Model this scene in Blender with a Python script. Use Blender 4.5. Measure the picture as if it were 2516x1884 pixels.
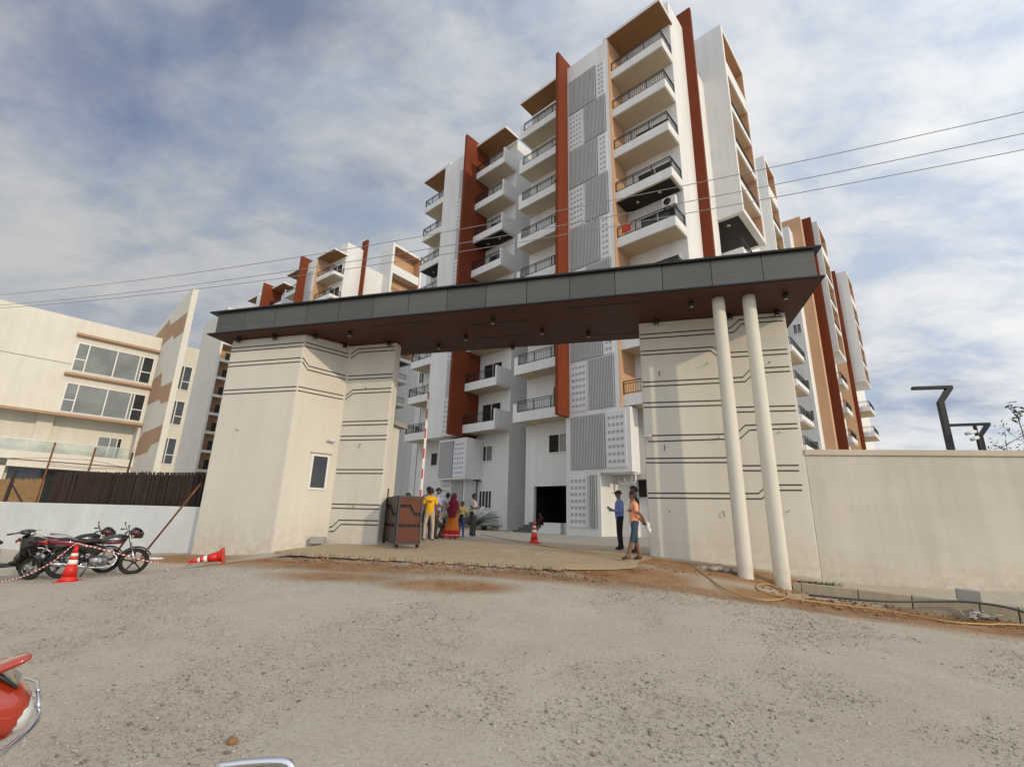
import bpy, bmesh, math, random
import numpy as np
from mathutils import Vector, Matrix, noise as mnoise
R = math.radians
S = bpy.context.scene
for o in list(bpy.data.objects): bpy.data.objects.remove(o)

# ------------------------------------------------------------------ camera, sky, sun, exposure
cam = bpy.data.objects.new('camera', bpy.data.cameras.new('camera'))
S.collection.objects.link(cam)
cam.data.sensor_fit = 'HORIZONTAL'; cam.data.sensor_width = 36.0
cam.data.lens = 36.0 * 1163.7 / 2516.0
cam.data.clip_start = 0.05; cam.data.clip_end = 5000
pt, rl = R(15.82), R(1.606)
fw = Vector((0, math.cos(pt), math.sin(pt))); up0 = Vector((0, -math.sin(pt), math.cos(pt))); rt0 = Vector((1, 0, 0))
rt = rt0*math.cos(rl) + up0*math.sin(rl); up = -rt0*math.sin(rl) + up0*math.cos(rl)
M = Matrix.Identity(4)
for i in range(3):
    M[i][0], M[i][1], M[i][2] = rt[i], up[i], -fw[i]
M.translation = (0, 0, 1.6)
cam.matrix_world = M
S.camera = cam
S.view_settings.view_transform = 'Standard'; S.view_settings.look = 'None'
S.view_settings.exposure = -0.56; S.view_settings.gamma = 1.0
try: S.view_settings.use_curve_mapping = False
except Exception: pass

SUN_EL = R(20.0); sx, sy = 0.6965, -0.7177          # horizontal direction towards the sun
W = bpy.data.worlds.new('World'); S.world = W; W.use_nodes = True
nt = W.node_tree; nt.nodes.clear()
def N(t, typ, **k):
    n = t.nodes.new(typ)
    for a, b in k.items():
        if a == 'ins':
            for i, v in b.items(): n.inputs[i].default_value = v
        else: setattr(n, a, b)
    return n
sky = N(nt, 'ShaderNodeTexSky', sky_type='NISHITA', sun_disc=False, sun_elevation=SUN_EL, sun_rotation=math.atan2(sx, sy), air_density=1.0, dust_density=1.2, ozone_density=1.6)
tc = N(nt, 'ShaderNodeTexCoord')
sep = N(nt, 'ShaderNodeSeparateXYZ'); nt.links.new(tc.outputs['Generated'], sep.inputs[0])
zz = N(nt, 'ShaderNodeMath', operation='MAXIMUM', ins={1: 0.0}); nt.links.new(sep.outputs[2], zz.inputs[0])
za = N(nt, 'ShaderNodeMath', operation='ADD', ins={1: 0.22}); nt.links.new(zz.outputs[0], za.inputs[0])
dv = N(nt, 'ShaderNodeVectorMath', operation='DIVIDE'); nt.links.new(tc.outputs['Generated'], dv.inputs[0])
cb = N(nt, 'ShaderNodeCombineXYZ')
for i in range(3): nt.links.new(za.outputs[0], cb.inputs[i])
nt.links.new(cb.outputs[0], dv.inputs[1])
def wnoise(scale, detail, rough, off, stretch=(1, 1, 0), rot=0.0, dist=0.0):
    mp = N(nt, 'ShaderNodeMapping'); mp.inputs['Location'].default_value = off; mp.inputs['Scale'].default_value = stretch; mp.inputs['Rotation'].default_value = (0, 0, rot)
    nt.links.new(dv.outputs[0], mp.inputs[0])
    n = N(nt, 'ShaderNodeTexNoise'); n.inputs['Scale'].default_value = scale; n.inputs['Detail'].default_value = detail; n.inputs['Roughness'].default_value = rough; n.inputs['Distortion'].default_value = dist
    nt.links.new(mp.outputs[0], n.inputs['Vector']); return n.outputs[0]
def ramp(src, stops, interp='LINEAR'):
    r = N(nt, 'ShaderNodeValToRGB'); r.color_ramp.interpolation = interp
    e = r.color_ramp.elements
    while len(e) < len(stops): e.new(0.5)
    for i, (p, c) in enumerate(stops): e[i].position = p; e[i].color = (c[0], c[1], c[2], 1) if not isinstance(c, (int, float)) else (c, c, c, 1)
    nt.links.new(src, r.inputs[0]); return r.outputs[0]
def wmix(f, a, b):
    m = N(nt, 'ShaderNodeMix', data_type='RGBA')
    for s, i in ((f, 0), (a, 6), (b, 7)):
        if hasattr(s, 'links'): nt.links.new(s, m.inputs[i])
        else: m.inputs[i].default_value = s
    return m.outputs[2]
CL = 10.0
cover = ramp(wnoise(0.75, 9, .58, (4.19, 4.31, 0), (1.0, 1.5, 0), R(32), .15), [(0.30, 0.38), (0.41, 0.93), (0.52, 1.0)])
big = wnoise(1.1, 6, .55, (19.65, 17.45, 0), (1.0, 1.35, 0), R(32), .2); small = wnoise(4.6, 8, .62, (2.3, 9.1, 0), (1.0, 1.5, 0), R(28), .25)
bs = N(nt, 'ShaderNodeMath', operation='MULTIPLY_ADD', ins={1: .38}); nt.links.new(small, bs.inputs[0])
bb = N(nt, 'ShaderNodeMath', operation='MULTIPLY', ins={1: .62}); nt.links.new(big, bb.inputs[0]); nt.links.new(bb.outputs[0], bs.inputs[2])
tone = ramp(bs.outputs[0], [(0.35, (.52*CL, .65*CL, .86*CL)), (0.44, (.66*CL, .745*CL, .87*CL)), (0.51, (.88*CL, .91*CL, .96*CL)), (0.59, (1.04*CL, 1.04*CL, 1.04*CL))])
# forward scattering: veils and clouds brighten smoothly towards the sun
sdn = N(nt, 'ShaderNodeVectorMath', operation='DOT_PRODUCT'); nt.links.new(tc.outputs['Generated'], sdn.inputs[0])
sdn.inputs[1].default_value = (sx*math.cos(SUN_EL), sy*math.cos(SUN_EL), math.sin(SUN_EL))
ht = N(nt, 'ShaderNodeMath', operation='MULTIPLY_ADD', ins={1: .5, 2: .5}); nt.links.new(sdn.outputs['Value'], ht.inputs[0])
hp_ = N(nt, 'ShaderNodeMath', operation='POWER', ins={1: 1.6}); nt.links.new(ht.outputs[0], hp_.inputs[0])
gain = N(nt, 'ShaderNodeMath', operation='MULTIPLY_ADD', ins={1: 1.36, 2: .74}); nt.links.new(hp_.outputs[0], gain.inputs[0])
tg = N(nt, 'ShaderNodeVectorMath', operation='SCALE'); nt.links.new(tone, tg.inputs[0]); nt.links.new(gain.outputs[0], tg.inputs['Scale']); tone = tg.outputs[0]
skysat = N(nt, 'ShaderNodeMix', data_type='RGBA', blend_type='MULTIPLY', ins={0: 1.0, 7: (0.95, 1.05, 1.45, 1)})
nt.links.new(sky.outputs[0], skysat.inputs[6])
col = wmix(cover, skysat.outputs[2], tone)
bg = N(nt, 'ShaderNodeBackground', ins={1: 0.1}); nt.links.new(col, bg.inputs[0])
wo = N(nt, 'ShaderNodeOutputWorld'); nt.links.new(bg.outputs[0], wo.inputs[0])

sun = bpy.data.objects.new('sun', bpy.data.lights.new('sun', 'SUN'))
sun.data.energy = 2.7; sun.data.angle = R(0.9); sun.data.color = (1.0, .82, .56)
S.collection.objects.link(sun)
sd = Vector((sx*math.cos(SUN_EL), sy*math.cos(SUN_EL), math.sin(SUN_EL)))
sun.rotation_euler = sd.to_track_quat('Z', 'Y').to_euler(); sun.location = (30, -30, 30)

# ------------------------------------------------------------------ helpers
rnd = random.Random(7)
class MB:
    def __init__(s): s.v = []; s.f = []; s.m = []; s.sm = []
    def add(s, vs, fs, m=0, smooth=False):
        b = len(s.v); s.v += [tuple(p) for p in vs]
        for f in fs: s.f.append([b+i for i in f]); s.m.append(m); s.sm.append(smooth)
        return s
    def box(s, x0, x1, y0, y1, z0, z1, m=0, mat=None):
        vs = [(x, y, z) for z in (z0, z1) for y in (y0, y1) for x in (x0, x1)]
        if mat is not None: vs = [mat @ Vector(p) for p in vs]
        return s.add(vs, [(0, 2, 3, 1), (4, 5, 7, 6), (0, 1, 5, 4), (2, 6, 7, 3), (0, 4, 6, 2), (1, 3, 7, 5)], m)
    def tube(s, pts, r, n=8, m=0, caps=True, smooth=True, rot=0.0):
        pts = [Vector(p) for p in pts]; k = len(pts)
        rs = r if isinstance(r, (list, tuple)) else [r]*k
        rings = []; prev = None
        for i, p in enumerate(pts):
            d = (pts[min(i+1, k-1)] - pts[max(i-1, 0)])
            if d.length < 1e-9: d = Vector((0, 0, 1))
            d.normalize()
            if prev is None:
                a = Vector((0, 0, 1)) if abs(d.z) < .9 else Vector((1, 0, 0))
                x = d.cross(a).normalized()
            else:
                x = prev - d*prev.dot(d)
                x = x.normalized() if x.length > 1e-6 else d.orthogonal().normalized()
            prev = x; y = d.cross(x)
            rings.append([p + (x*math.cos(2*math.pi*j/n+rot) + y*math.sin(2*math.pi*j/n+rot))*rs[i] for j in range(n)])
        vs = [q for g_ in rings for q in g_]; fs = []
        for i in range(k-1):
            for j in range(n):
                a, b = i*n+j, i*n+(j+1) % n
                fs.append((a, b, b+n, a+n))
        if caps: fs += [tuple(range(n-1, -1, -1)), tuple((k-1)*n+j for j in range(n))]
        return s.add(vs, fs, m, smooth)
    def lathe(s, prof, n=16, m=0, mat=None, smooth=True, closed=False):
        vs = []; fs = []; k = len(prof)
        for r, z in prof:
            for j in range(n):
                a = 2*math.pi*j/n; vs.append(Vector((r*math.cos(a), r*math.sin(a), z)))
        if mat is not None: vs = [mat @ p for p in vs]
        for i in range(k if closed else k-1):
            i2 = (i+1) % k
            for j in range(n):
                fs.append((i*n+j, i*n+(j+1) % n, i2*n+(j+1) % n, i2*n+j))
        if not closed: fs += [tuple(range(n-1, -1, -1)), tuple((k-1)*n+j for j in range(n))]
        return s.add(vs, fs, m, smooth)
    def prism(s, poly, z0, z1, m=0, mat=None):          # polygon in xy, extruded in z (mat places it)
        n = len(poly)
        vs = [Vector((p[0], p[1], z0)) for p in poly] + [Vector((p[0], p[1], z1)) for p in poly]
        if mat is not None: vs = [mat @ p for p in vs]
        return s.add(vs, [tuple(range(n-1, -1, -1)), tuple(range(n, 2*n))] + [(i, (i+1) % n, n+(i+1) % n, n+i) for i in range(n)], m)
    def loft(s, secs, n=12, m=0, p=2.4, mat=None):      # secs: (x, yc, zc, half width, half height)
        vs = []
        for x, yc, zc, hw, hh in secs:
            for j in range(n):
                a = 2*math.pi*j/n; c, q = math.cos(a), math.sin(a)
                vs.append(Vector((x, yc + hw*math.copysign(abs(c)**(2/p), c), zc + hh*math.copysign(abs(q)**(2/p), q))))
        if mat is not None: vs = [mat @ v for v in vs]
        k = len(secs)
        fs = [(i*n+j, i*n+(j+1) % n, (i+1)*n+(j+1) % n, (i+1)*n+j) for i in range(k-1) for j in range(n)]
        fs += [tuple(range(n-1, -1, -1)), tuple((k-1)*n+j for j in range(n))]
        return s.add(vs, fs, m, True)
    def ball(s, c, r, nu=12, nv=8, m=0, sc=(1, 1, 1)):
        prof = [(max(1e-4, r*math.sin(math.pi*i/nv)), -r*math.cos(math.pi*i/nv)) for i in range(nv+1)]
        return s.lathe(prof, nu, m, Matrix.Translation(Vector(c)) @ Matrix.Diagonal((sc[0], sc[1], sc[2], 1)))
    def mesh(s, name, mats):
        me = bpy.data.meshes.new(name); me.from_pydata(s.v, [], s.f)
        for mt in (mats if isinstance(mats, (list, tuple)) else [mats]): me.materials.append(mt)
        me.polygons.foreach_set('material_index', s.m); me.polygons.foreach_set('use_smooth', s.sm)
        bm = bmesh.new(); bm.from_mesh(me); bmesh.ops.recalc_face_normals(bm, faces=bm.faces); bm.to_mesh(me); bm.free()
        me.update(); return me
    def build(s, name, mats, parent=None, stuff=False, bevel=0):
        o = bpy.data.objects.new(name, s.mesh(name, mats)); S.collection.objects.link(o)
        if parent is not None: o.parent = parent
        if stuff: o['kind'] = 'stuff'
        if bevel:
            b = o.modifiers.new('edge', 'BEVEL'); b.width = bevel; b.segments = 2; b.limit_method = 'ANGLE'; b.angle_limit = R(50)
        return o
def tag(o, label, cat, group=None):
    o['label'] = label; o['category'] = cat
    if group: o['group'] = group
    return o
def structure(o): o['kind'] = 'structure'; return o
def thing(name, label, cat, loc=(0, 0, 0), rz=0.0, group=None):
    o = bpy.data.objects.new(name, None); S.collection.objects.link(o); o.empty_display_size = .2
    o.location = loc; o.rotation_euler = (0, 0, rz); return tag(o, label, cat, group)
def copy_tree(o, parent=None):
    c = o.copy(); S.collection.objects.link(c)
    if parent is not None: c.parent = parent
    for ch in list(o.children): copy_tree(ch, c)
    return c
def inst(o, dz=0.0, dx=0.0, dy=0.0):                     # another one of a part (and its sub-parts) beside it
    c = copy_tree(o, o.parent); c.location = (o.location[0]+dx, o.location[1]+dy, o.location[2]+dz); return c

# ------------------------------------------------------------------ materials
def mat_base(name):
    m = bpy.data.materials.new(name); m.use_nodes = True
    t = m.node_tree; b = t.nodes['Principled BSDF']; return m, t, b
def mnoise_node(t, scale, detail=6, rough=.55, stretch=None, coord='Object'):
    tcn = t.nodes.get('TC') or N(t, 'ShaderNodeTexCoord', name='TC')
    n = N(t, 'ShaderNodeTexNoise'); n.inputs['Scale'].default_value = scale; n.inputs['Detail'].default_value = detail; n.inputs['Roughness'].default_value = rough
    if stretch:
        mp = N(t, 'ShaderNodeMapping'); mp.inputs['Scale'].default_value = stretch
        t.links.new(tcn.outputs[coord], mp.inputs[0]); t.links.new(mp.outputs[0], n.inputs['Vector'])
    else: t.links.new(tcn.outputs[coord], n.inputs['Vector'])
    return n.outputs[0]
def mramp(t, src, stops):
    r = N(t, 'ShaderNodeValToRGB'); e = r.color_ramp.elements
    while len(e) < len(stops): e.new(.5)
    for i, (p, c) in enumerate(stops): e[i].position = p; e[i].color = (c, c, c, 1) if isinstance(c, (int, float)) else (*c, 1)
    t.links.new(src, r.inputs[0]); return r.outputs[0]
def mmix(t, f, a, b, bt='MIX'):
    m = N(t, 'ShaderNodeMix', data_type='RGBA', blend_type=bt)
    for s_, i in ((f, 0), (a, 6), (b, 7)):
        if hasattr(s_, 'links'): t.links.new(s_, m.inputs[i])
        else: m.inputs[i].default_value = (*s_, 1) if isinstance(s_, tuple) and len(s_) == 3 else s_
    return m.outputs[2]
def bump(t, b, src, strength=.3, dist=.02):
    n = N(t, 'ShaderNodeBump'); n.inputs['Strength'].default_value = strength; n.inputs['Distance'].default_value = dist
    t.links.new(src, n.inputs['Height']); t.links.new(n.outputs[0], b.inputs['Normal'])
def plaster(name, c, var=.10, streak=.10, rough=.88, dirt=None, mud=None):
    m, t, b = mat_base(name)
    big = mramp(t, mnoise_node(t, .55, 5, .6), [(.3, 1-var), (.7, 1+var*.35)])
    st = mramp(t, mnoise_node(t, 1.0, 6, .65, (2.2, 2.2, .13)), [(.38, 1-streak), (.6, 1.0)])
    k = mmix(t, 1.0, big, st, 'MULTIPLY'); k = mmix(t, 1.0, (c[0], c[1], c[2]), k, 'MULTIPLY')
    if dirt:
        d = mramp(t, mnoise_node(t, 1.3, 8, .7), [(.52, 0.0), (.72, .55)])
        k = mmix(t, d, k, dirt)
    if mud:                                             # splashes of red mud, ragged, on the lowest stretch of the wall
        sp = N(t, 'ShaderNodeSeparateXYZ'); t.links.new(t.nodes['TC'].outputs['Object'], sp.inputs[0])
        h_ = N(t, 'ShaderNodeMapRange'); h_.inputs[1].default_value = mud[0]; h_.inputs[2].default_value = mud[1]; h_.inputs[3].default_value = .55; h_.inputs[4].default_value = 0.0
        t.links.new(sp.outputs[2], h_.inputs[0]); ml = N(t, 'ShaderNodeMath', operation='MULTIPLY'); t.links.new(h_.outputs[0], ml.inputs[0])
        t.links.new(mramp(t, mnoise_node(t, 5.0, 8, .75), [(.42, 0.0), (.66, 1.0)]), ml.inputs[1]); k = mmix(t, ml.outputs[0], k, (.36, .24, .14))
    t.links.new(k, b.inputs['Base Color']); b.inputs['Roughness'].default_value = rough; b.inputs['Specular IOR Level'].default_value = .25
    fine = mnoise_node(t, 38, 4, .6); bump(t, b, fine, .12, .01)
    return m
def paint(name, c, rough=.45, metal=0.0, coat=0.0, var=.06, scale=6.0, bumpy=0.0):
    m, t, b = mat_base(name)
    k = mramp(t, mnoise_node(t, scale, 5, .6), [(.3, 1-var), (.7, 1+var*.5)])
    t.links.new(mmix(t, 1.0, tuple(c), k, 'MULTIPLY'), b.inputs['Base Color'])
    rr = mramp(t, mnoise_node(t, scale*1.7, 4, .6), [(.3, max(.03, rough-.06)), (.7, min(1, rough+.08))])
    t.links.new(rr, b.inputs['Roughness'])
    b.inputs['Metallic'].default_value = metal; b.inputs['Coat Weight'].default_value = coat
    if bumpy: bump(t, b, mnoise_node(t, scale*6, 4, .6), bumpy, .01)
    return m
def glass(name, c, rough=.06, spec=.6, alpha=1.0, trans=0.0):
    m, t, b = mat_base(name)
    k = mramp(t, mnoise_node(t, .8, 3, .5), [(.35, .7), (.65, 1.15)])
    t.links.new(mmix(t, 1.0, tuple(c), k, 'MULTIPLY'), b.inputs['Base Color'])
    b.inputs['Roughness'].default_value = rough; b.inputs['Specular IOR Level'].default_value = spec
    b.inputs['Transmission Weight'].default_value = trans
    if alpha < 1: b.inputs['Alpha'].default_value = alpha
    return m
MT = {}
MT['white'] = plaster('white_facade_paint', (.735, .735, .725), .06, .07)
MT['cream'] = plaster('cream_plaster', (.655, .625, .55), .06, .05, dirt=(.62, .59, .515), mud=(.3, 1.5))
MT['clubcream'] = plaster('clubhouse_cream_plaster', (.70, .68, .61), .06, .06)
MT['towercream'] = plaster('pale_cream_plaster', (.66, .64, .57), .06, .06)
MT['terracotta'] = plaster('terracotta_paint', (.185, .041, .015), .10, .10)
MT['peach'] = plaster('peach_paint', (.54, .335, .20), .07, .06)
MT['tan'] = plaster('tan_band_paint', (.44, .285, .185), .08, .06)
MT['soffit'] = plaster('ochre_soffit', (.30, .165, .075), .08, .02)
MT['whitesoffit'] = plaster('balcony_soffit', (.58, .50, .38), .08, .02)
MT['dark'] = paint('dark_brown_cladding', (.014, .010, .009), .7)
MT['relief'] = paint('grey_relief_paint', (.15, .16, .17), .8)
MT['panelgrey'] = plaster('screen_grey_paint', (.44, .45, .46), .05, .05)
MT['panelwhite'] = plaster('screen_white_paint', (.68, .69, .71), .05, .05)
MT['slat'] = plaster('slat_paint', (.47, .475, .48), .05, .03)
MT['iron'] = paint('black_iron', (.022, .022, .025), .5, .3)
MT['glass'] = glass('dark_window_glass', (.025, .03, .034))
MT['glassgrey'] = glass('grey_reflective_glass', (.15, .165, .155), .04, 1.0)
MT['balglass'] = glass('clear_balustrade_glass', (.55, .66, .62), .03, .7, .35)
MT['frame'] = paint('white_window_frame', (.72, .72, .72), .4)
MT['void'] = paint('dark_interior', (.016, .016, .016), .9)  # near-black; stands in for the shade inside porch and ground-floor opening
MT['wallblue'] = plaster('patchy_whitewash', (.66, .69, .70), .10, .05, dirt=(.50, .51, .51), mud=(-.1, .5))
MT['beige'] = plaster('beige_boundary_plaster', (.575, .54, .47), .12, .10, dirt=(.47, .43, .36), mud=(.2, 1.1))
MT['coping'] = plaster('coping_plaster', (.54, .48, .39), .10, .08)
MT['stripe'] = paint('dark_groove_paint', (.050, .040, .034), .8)
MT['column'] = plaster('ivory_column_paint', (.70, .67, .58), .05, .07, mud=(.3, 1.0))
MT['fascia'] = paint('grey_composite_panel', (.088, .090, .087), .40, .0, var=.08, scale=1.5)
_m = MT['fascia']; _t = _m.node_tree; _b = _t.nodes['Principled BSDF']; _oi = N(_t, 'ShaderNodeObjectInfo')
_mr = N(_t, 'ShaderNodeMapRange'); _mr.inputs[3].default_value = .80; _mr.inputs[4].default_value = 1.15; _t.links.new(_oi.outputs['Random'], _mr.inputs[0])
_src = _b.inputs['Base Color'].links[0].from_socket; _t.links.new(mmix(_t, 1.0, _src, _mr.outputs[0], 'MULTIPLY'), _b.inputs['Base Color'])
MT['fasciatrim'] = paint('black_edge_trim', (.014, .015, .016), .4, .3)
MT['joint'] = paint('panel_joint', (.006, .006, .006), .7)
MT['chrome'] = paint('chrome', (.72, .72, .74), .10, 1.0, var=.02)
MT['alu'] = paint('cast_alloy', (.40, .40, .41), .35, .9)
MT['rubber'] = paint('tyre_rubber', (.018, .018, .018), .85, bumpy=.3)
MT['blackplastic'] = paint('black_plastic', (.015, .015, .016), .42)
MT['blackgloss'] = paint('black_gloss_paint', (.012, .012, .013), .14, 0, .8)
MT['maroon'] = paint('maroon_gloss_paint', (.16, .012, .03), .18, 0, .8)
MT['redgloss'] = paint('red_gloss_paint', (.40, .036, .012), .13, 0, 1.0, var=.04)
MT['silverpaint'] = paint('silver_graphic', (.55, .55, .57), .3, .4)
MT['seat'] = paint('seat_vinyl', (.020, .020, .020), .6, bumpy=.2)
MT['cone'] = paint('cone_orange_red', (.62, .022, .012), .42, var=.12)
MT['conewhite'] = paint('reflective_white_band', (.80, .76, .74), .35)
MT['lens'] = glass('headlamp_lens', (.60, .62, .62), .05, .9)
MT['woodgate'] = paint('brown_wood_laminate', (.105, .024, .008), .65, var=.2, scale=2.5)
MT['gateframe'] = paint('grey_brown_gate_frame', (.050, .045, .042), .5, .3)
MT['pipe'] = paint('black_polythene_pipe', (.05, .055, .06), .3)
MT['hose'] = paint('yellow_hose', (.46, .29, .10), .5)
MT['wire'] = paint('aluminium_wire', (.32, .32, .33), .5, .5)
MT['rust'] = paint('rusty_steel', (.20, .075, .038), .85, .2, var=.35, scale=9, bumpy=.3)
MT['reed'] = paint('dark_reed', (.040, .024, .018), .85, var=.45, scale=14, bumpy=.4)
MT['bamboo'] = paint('tan_bamboo', (.34, .21, .095), .7, var=.3, scale=4)
MT['kerb'] = plaster('stained_kerb_concrete', (.44, .385, .275), .18, .25, dirt=(.16, .15, .12))
MT['concrete'] = plaster('grey_concrete', (.36, .345, .31), .12, .10, dirt=(.22, .20, .17))
MT['step'] = paint('dark_step_stone', (.10, .10, .092), .7)
MT['leaf'] = paint('leaf_green', (.060, .095, .030), .5, var=.4, scale=3)
MT['leafdark'] = paint('dark_leaf_green', (.030, .060, .022), .5, var=.4, scale=3)
MT['bark'] = paint('grey_bark', (.16, .13, .10), .9, var=.3, bumpy=.4)
MT['lamp'] = paint('charcoal_lamp_post', (.018, .020, .022), .4, .3)
MT['camwhite'] = paint('camera_shell_white', (.70, .70, .69), .35)
MT['redpaint'] = paint('red_boom_paint', (.55, .025, .02), .45)
MT['boomwhite'] = paint('white_boom_paint', (.80, .79, .77), .4)
MT['navy'] = paint('navy_cabinet', (.025, .032, .06), .45)
MT['downlight'] = paint('downlight_lens', (.72, .66, .58), .3)
MT['stonegrey'] = paint('crushed_stone', (.44, .405, .345), .9, var=.5, scale=30.0, bumpy=.3)
MT['stonefine'] = paint('fine_grit', (.41, .37, .305), .95, var=.55, scale=48.0)
MT['stoneshade'] = paint('gravel_shade_stone', (.23, .21, .18), .9, var=.4, scale=2.0, bumpy=.3)
MT['skin'] = paint('brown_skin', (.19, .092, .055), .5, var=.12)
MT['hair'] = paint('black_hair', (.010, .009, .009), .6)
def cloth(name, c, var=.14):
    m, t, b = mat_base(name)
    k = mramp(t, mnoise_node(t, 9, 6, .6), [(.3, 1-var), (.7, 1+var*.5)])
    t.links.new(mmix(t, 1.0, tuple(c), k, 'MULTIPLY'), b.inputs['Base Color']); b.inputs['Roughness'].default_value = .9
    bump(t, b, mnoise_node(t, 14, 3, .5), .5, .03); return m
# soffit boards of the canopy: plank lines run across the span
def soffit_mat():
    m, t, b = mat_base('brown_soffit_board')
    g_ = mramp(t, mnoise_node(t, 3.0, 7, .65, (.6, 9, 1)), [(.3, .72), (.7, 1.15)])
    t.links.new(mmix(t, 1.0, (.070, .026, .015), g_, 'MULTIPLY'), b.inputs['Base Color'])
    b.inputs['Roughness'].default_value = .55; b.inputs['Specular IOR Level'].default_value = .25; return m
MT['canopysoffit'] = soffit_mat()
def ground_mat():
    m, t, b = mat_base('compacted_gravel')
    n1 = mnoise_node(t, .35, 6, .6); n2 = mnoise_node(t, 2.2, 8, .7); n3 = mnoise_node(t, 26, 6, .75); n4 = mnoise_node(t, 95, 3, .7)
    base = mmix(t, mramp(t, n1, [(.35, 0.), (.65, 1.)]), (.47, .418, .34), (.53, .48, .40))
    base = mmix(t, mramp(t, n2, [(.42, 0.), (.66, .5)]), base, (.44, .375, .29))
    v = mmix(t, 1.0, mramp(t, n3, [(.30, .70), (.46, 1.0), (.68, 1.16)]), mramp(t, n4, [(.32, .74), (.50, 1.0), (.7, 1.16)]), 'MULTIPLY')
    base = mmix(t, 1.0, base, v, 'MULTIPLY')
    at = N(t, 'ShaderNodeAttribute', attribute_name='soil')
    sm = N(t, 'ShaderNodeMath', operation='MULTIPLY_ADD'); sm.inputs[1].default_value = 1.3
    t.links.new(at.outputs['Fac'], sm.inputs[0])
    nn = mramp(t, mnoise_node(t, 3.2, 8, .7), [(.3, -.0), (.7, .55)])
    off = N(t, 'ShaderNodeMath', operation='SUBTRACT'); off.inputs[1].default_value = .0
    mul = N(t, 'ShaderNodeMath', operation='MULTIPLY'); t.links.new(nn, mul.inputs[0]); t.links.new(at.outputs['Fac'], mul.inputs[1])
    t.links.new(mul.outputs[0], sm.inputs[2])
    cl = N(t, 'ShaderNodeClamp'); t.links.new(sm.outputs[0], cl.inputs[0])
    soil = mmix(t, mramp(t, mnoise_node(t, 1.6, 6, .65), [(.35, 0.), (.65, 1.)]), (.30, .145, .062), (.42, .27, .145))
    soil = mmix(t, 1.0, soil, mramp(t, n3, [(.3, .72), (.7, 1.15)]), 'MULTIPLY')
    base = mmix(t, cl.outputs[0], base, soil)
    t.links.new(base, b.inputs['Base Color']); b.inputs['Roughness'].default_value = .95; b.inputs['Specular IOR Level'].default_value = .2
    hsum = N(t, 'ShaderNodeMath', operation='ADD'); t.links.new(n3, hsum.inputs[0]); t.links.new(n4, hsum.inputs[1])
    bump(t, b, hsum.outputs[0], .55, .035); return m
MT['ground'] = ground_mat()
def drive_mat():
    m, t, b = mat_base('dusty_paver')
    n2 = mnoise_node(t, .9, 8, .7, (1, 3, 1)); n3 = mnoise_node(t, 20, 5, .7)
    base = mmix(t, mramp(t, n2, [(.36, 0.), (.66, 1.)]), (.42, .30, .165), (.47, .385, .27))
    base = mmix(t, 1.0, base, mramp(t, n3, [(.3, .78), (.7, 1.12)]), 'MULTIPLY')
    vd = N(t, 'ShaderNodeVectorMath', operation='DOT_PRODUCT'); t.links.new(t.nodes['TC'].outputs['Object'], vd.inputs[0]); vd.inputs[1].default_value = (-.2733, -.9619, 0)
    mr = N(t, 'ShaderNodeMapRange'); mr.inputs[1].default_value = -15.6; mr.inputs[2].default_value = -20.5; t.links.new(vd.outputs['Value'], mr.inputs[0])
    ad = N(t, 'ShaderNodeMath', operation='MULTIPLY_ADD'); ad.inputs[1].default_value = .9; ad.inputs[2].default_value = -.45; t.links.new(n2, ad.inputs[0])
    sm = N(t, 'ShaderNodeMath', operation='ADD', use_clamp=True); t.links.new(ad.outputs[0], sm.inputs[0]); t.links.new(mr.outputs[0], sm.inputs[1])
    bk = N(t, 'ShaderNodeTexBrick'); bk.inputs['Scale'].default_value = 1.0; bk.inputs['Brick Width'].default_value = .22; bk.inputs['Row Height'].default_value = .11; bk.inputs['Mortar Size'].default_value = .006
    bk.inputs['Color1'].default_value = (.33, .315, .285, 1); bk.inputs['Color2'].default_value = (.40, .375, .33, 1); bk.inputs['Mortar'].default_value = (.25, .215, .16, 1); t.links.new(t.nodes['TC'].outputs['Object'], bk.inputs['Vector'])
    base = mmix(t, sm.outputs[0], base, bk.outputs[0]); base = mmix(t, 1.0, base, mramp(t, n3, [(.3, .85), (.7, 1.08)]), 'MULTIPLY')
    t.links.new(base, b.inputs['Base Color']); b.inputs['Roughness'].default_value = .95
    bump(t, b, n3, .3, .02); return m
MT['drive'] = drive_mat()

# ------------------------------------------------------------------ frames of reference
aG = R(-74.14); g = Vector((-math.sin(aG), -math.cos(aG), 0)); gn = Vector((g.y, -g.x, 0))   # along the gate / towards the street
GO = Vector((3.67, 12.88, 0)); GRZ = math.atan2(g.y, g.x)          # gate frame: x along, y inwards (= -n)
def gw(a, n, z=0.0): return GO + g*a + gn*n + Vector((0, 0, z))
aF = R(-47.57); BU = Vector((-math.sin(aF), -math.cos(aF), 0)); BW = Vector((-BU.y, BU.x, 0)); BA = Vector((2.55, 27.03, 0)); BRZ = math.atan2(BU.y, BU.x)
def bp(u, w, z=0.0): return BA + BU*u + BW*w + Vector((0, 0, z))
DZ = 0.765                                                          # level of the forecourt
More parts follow.
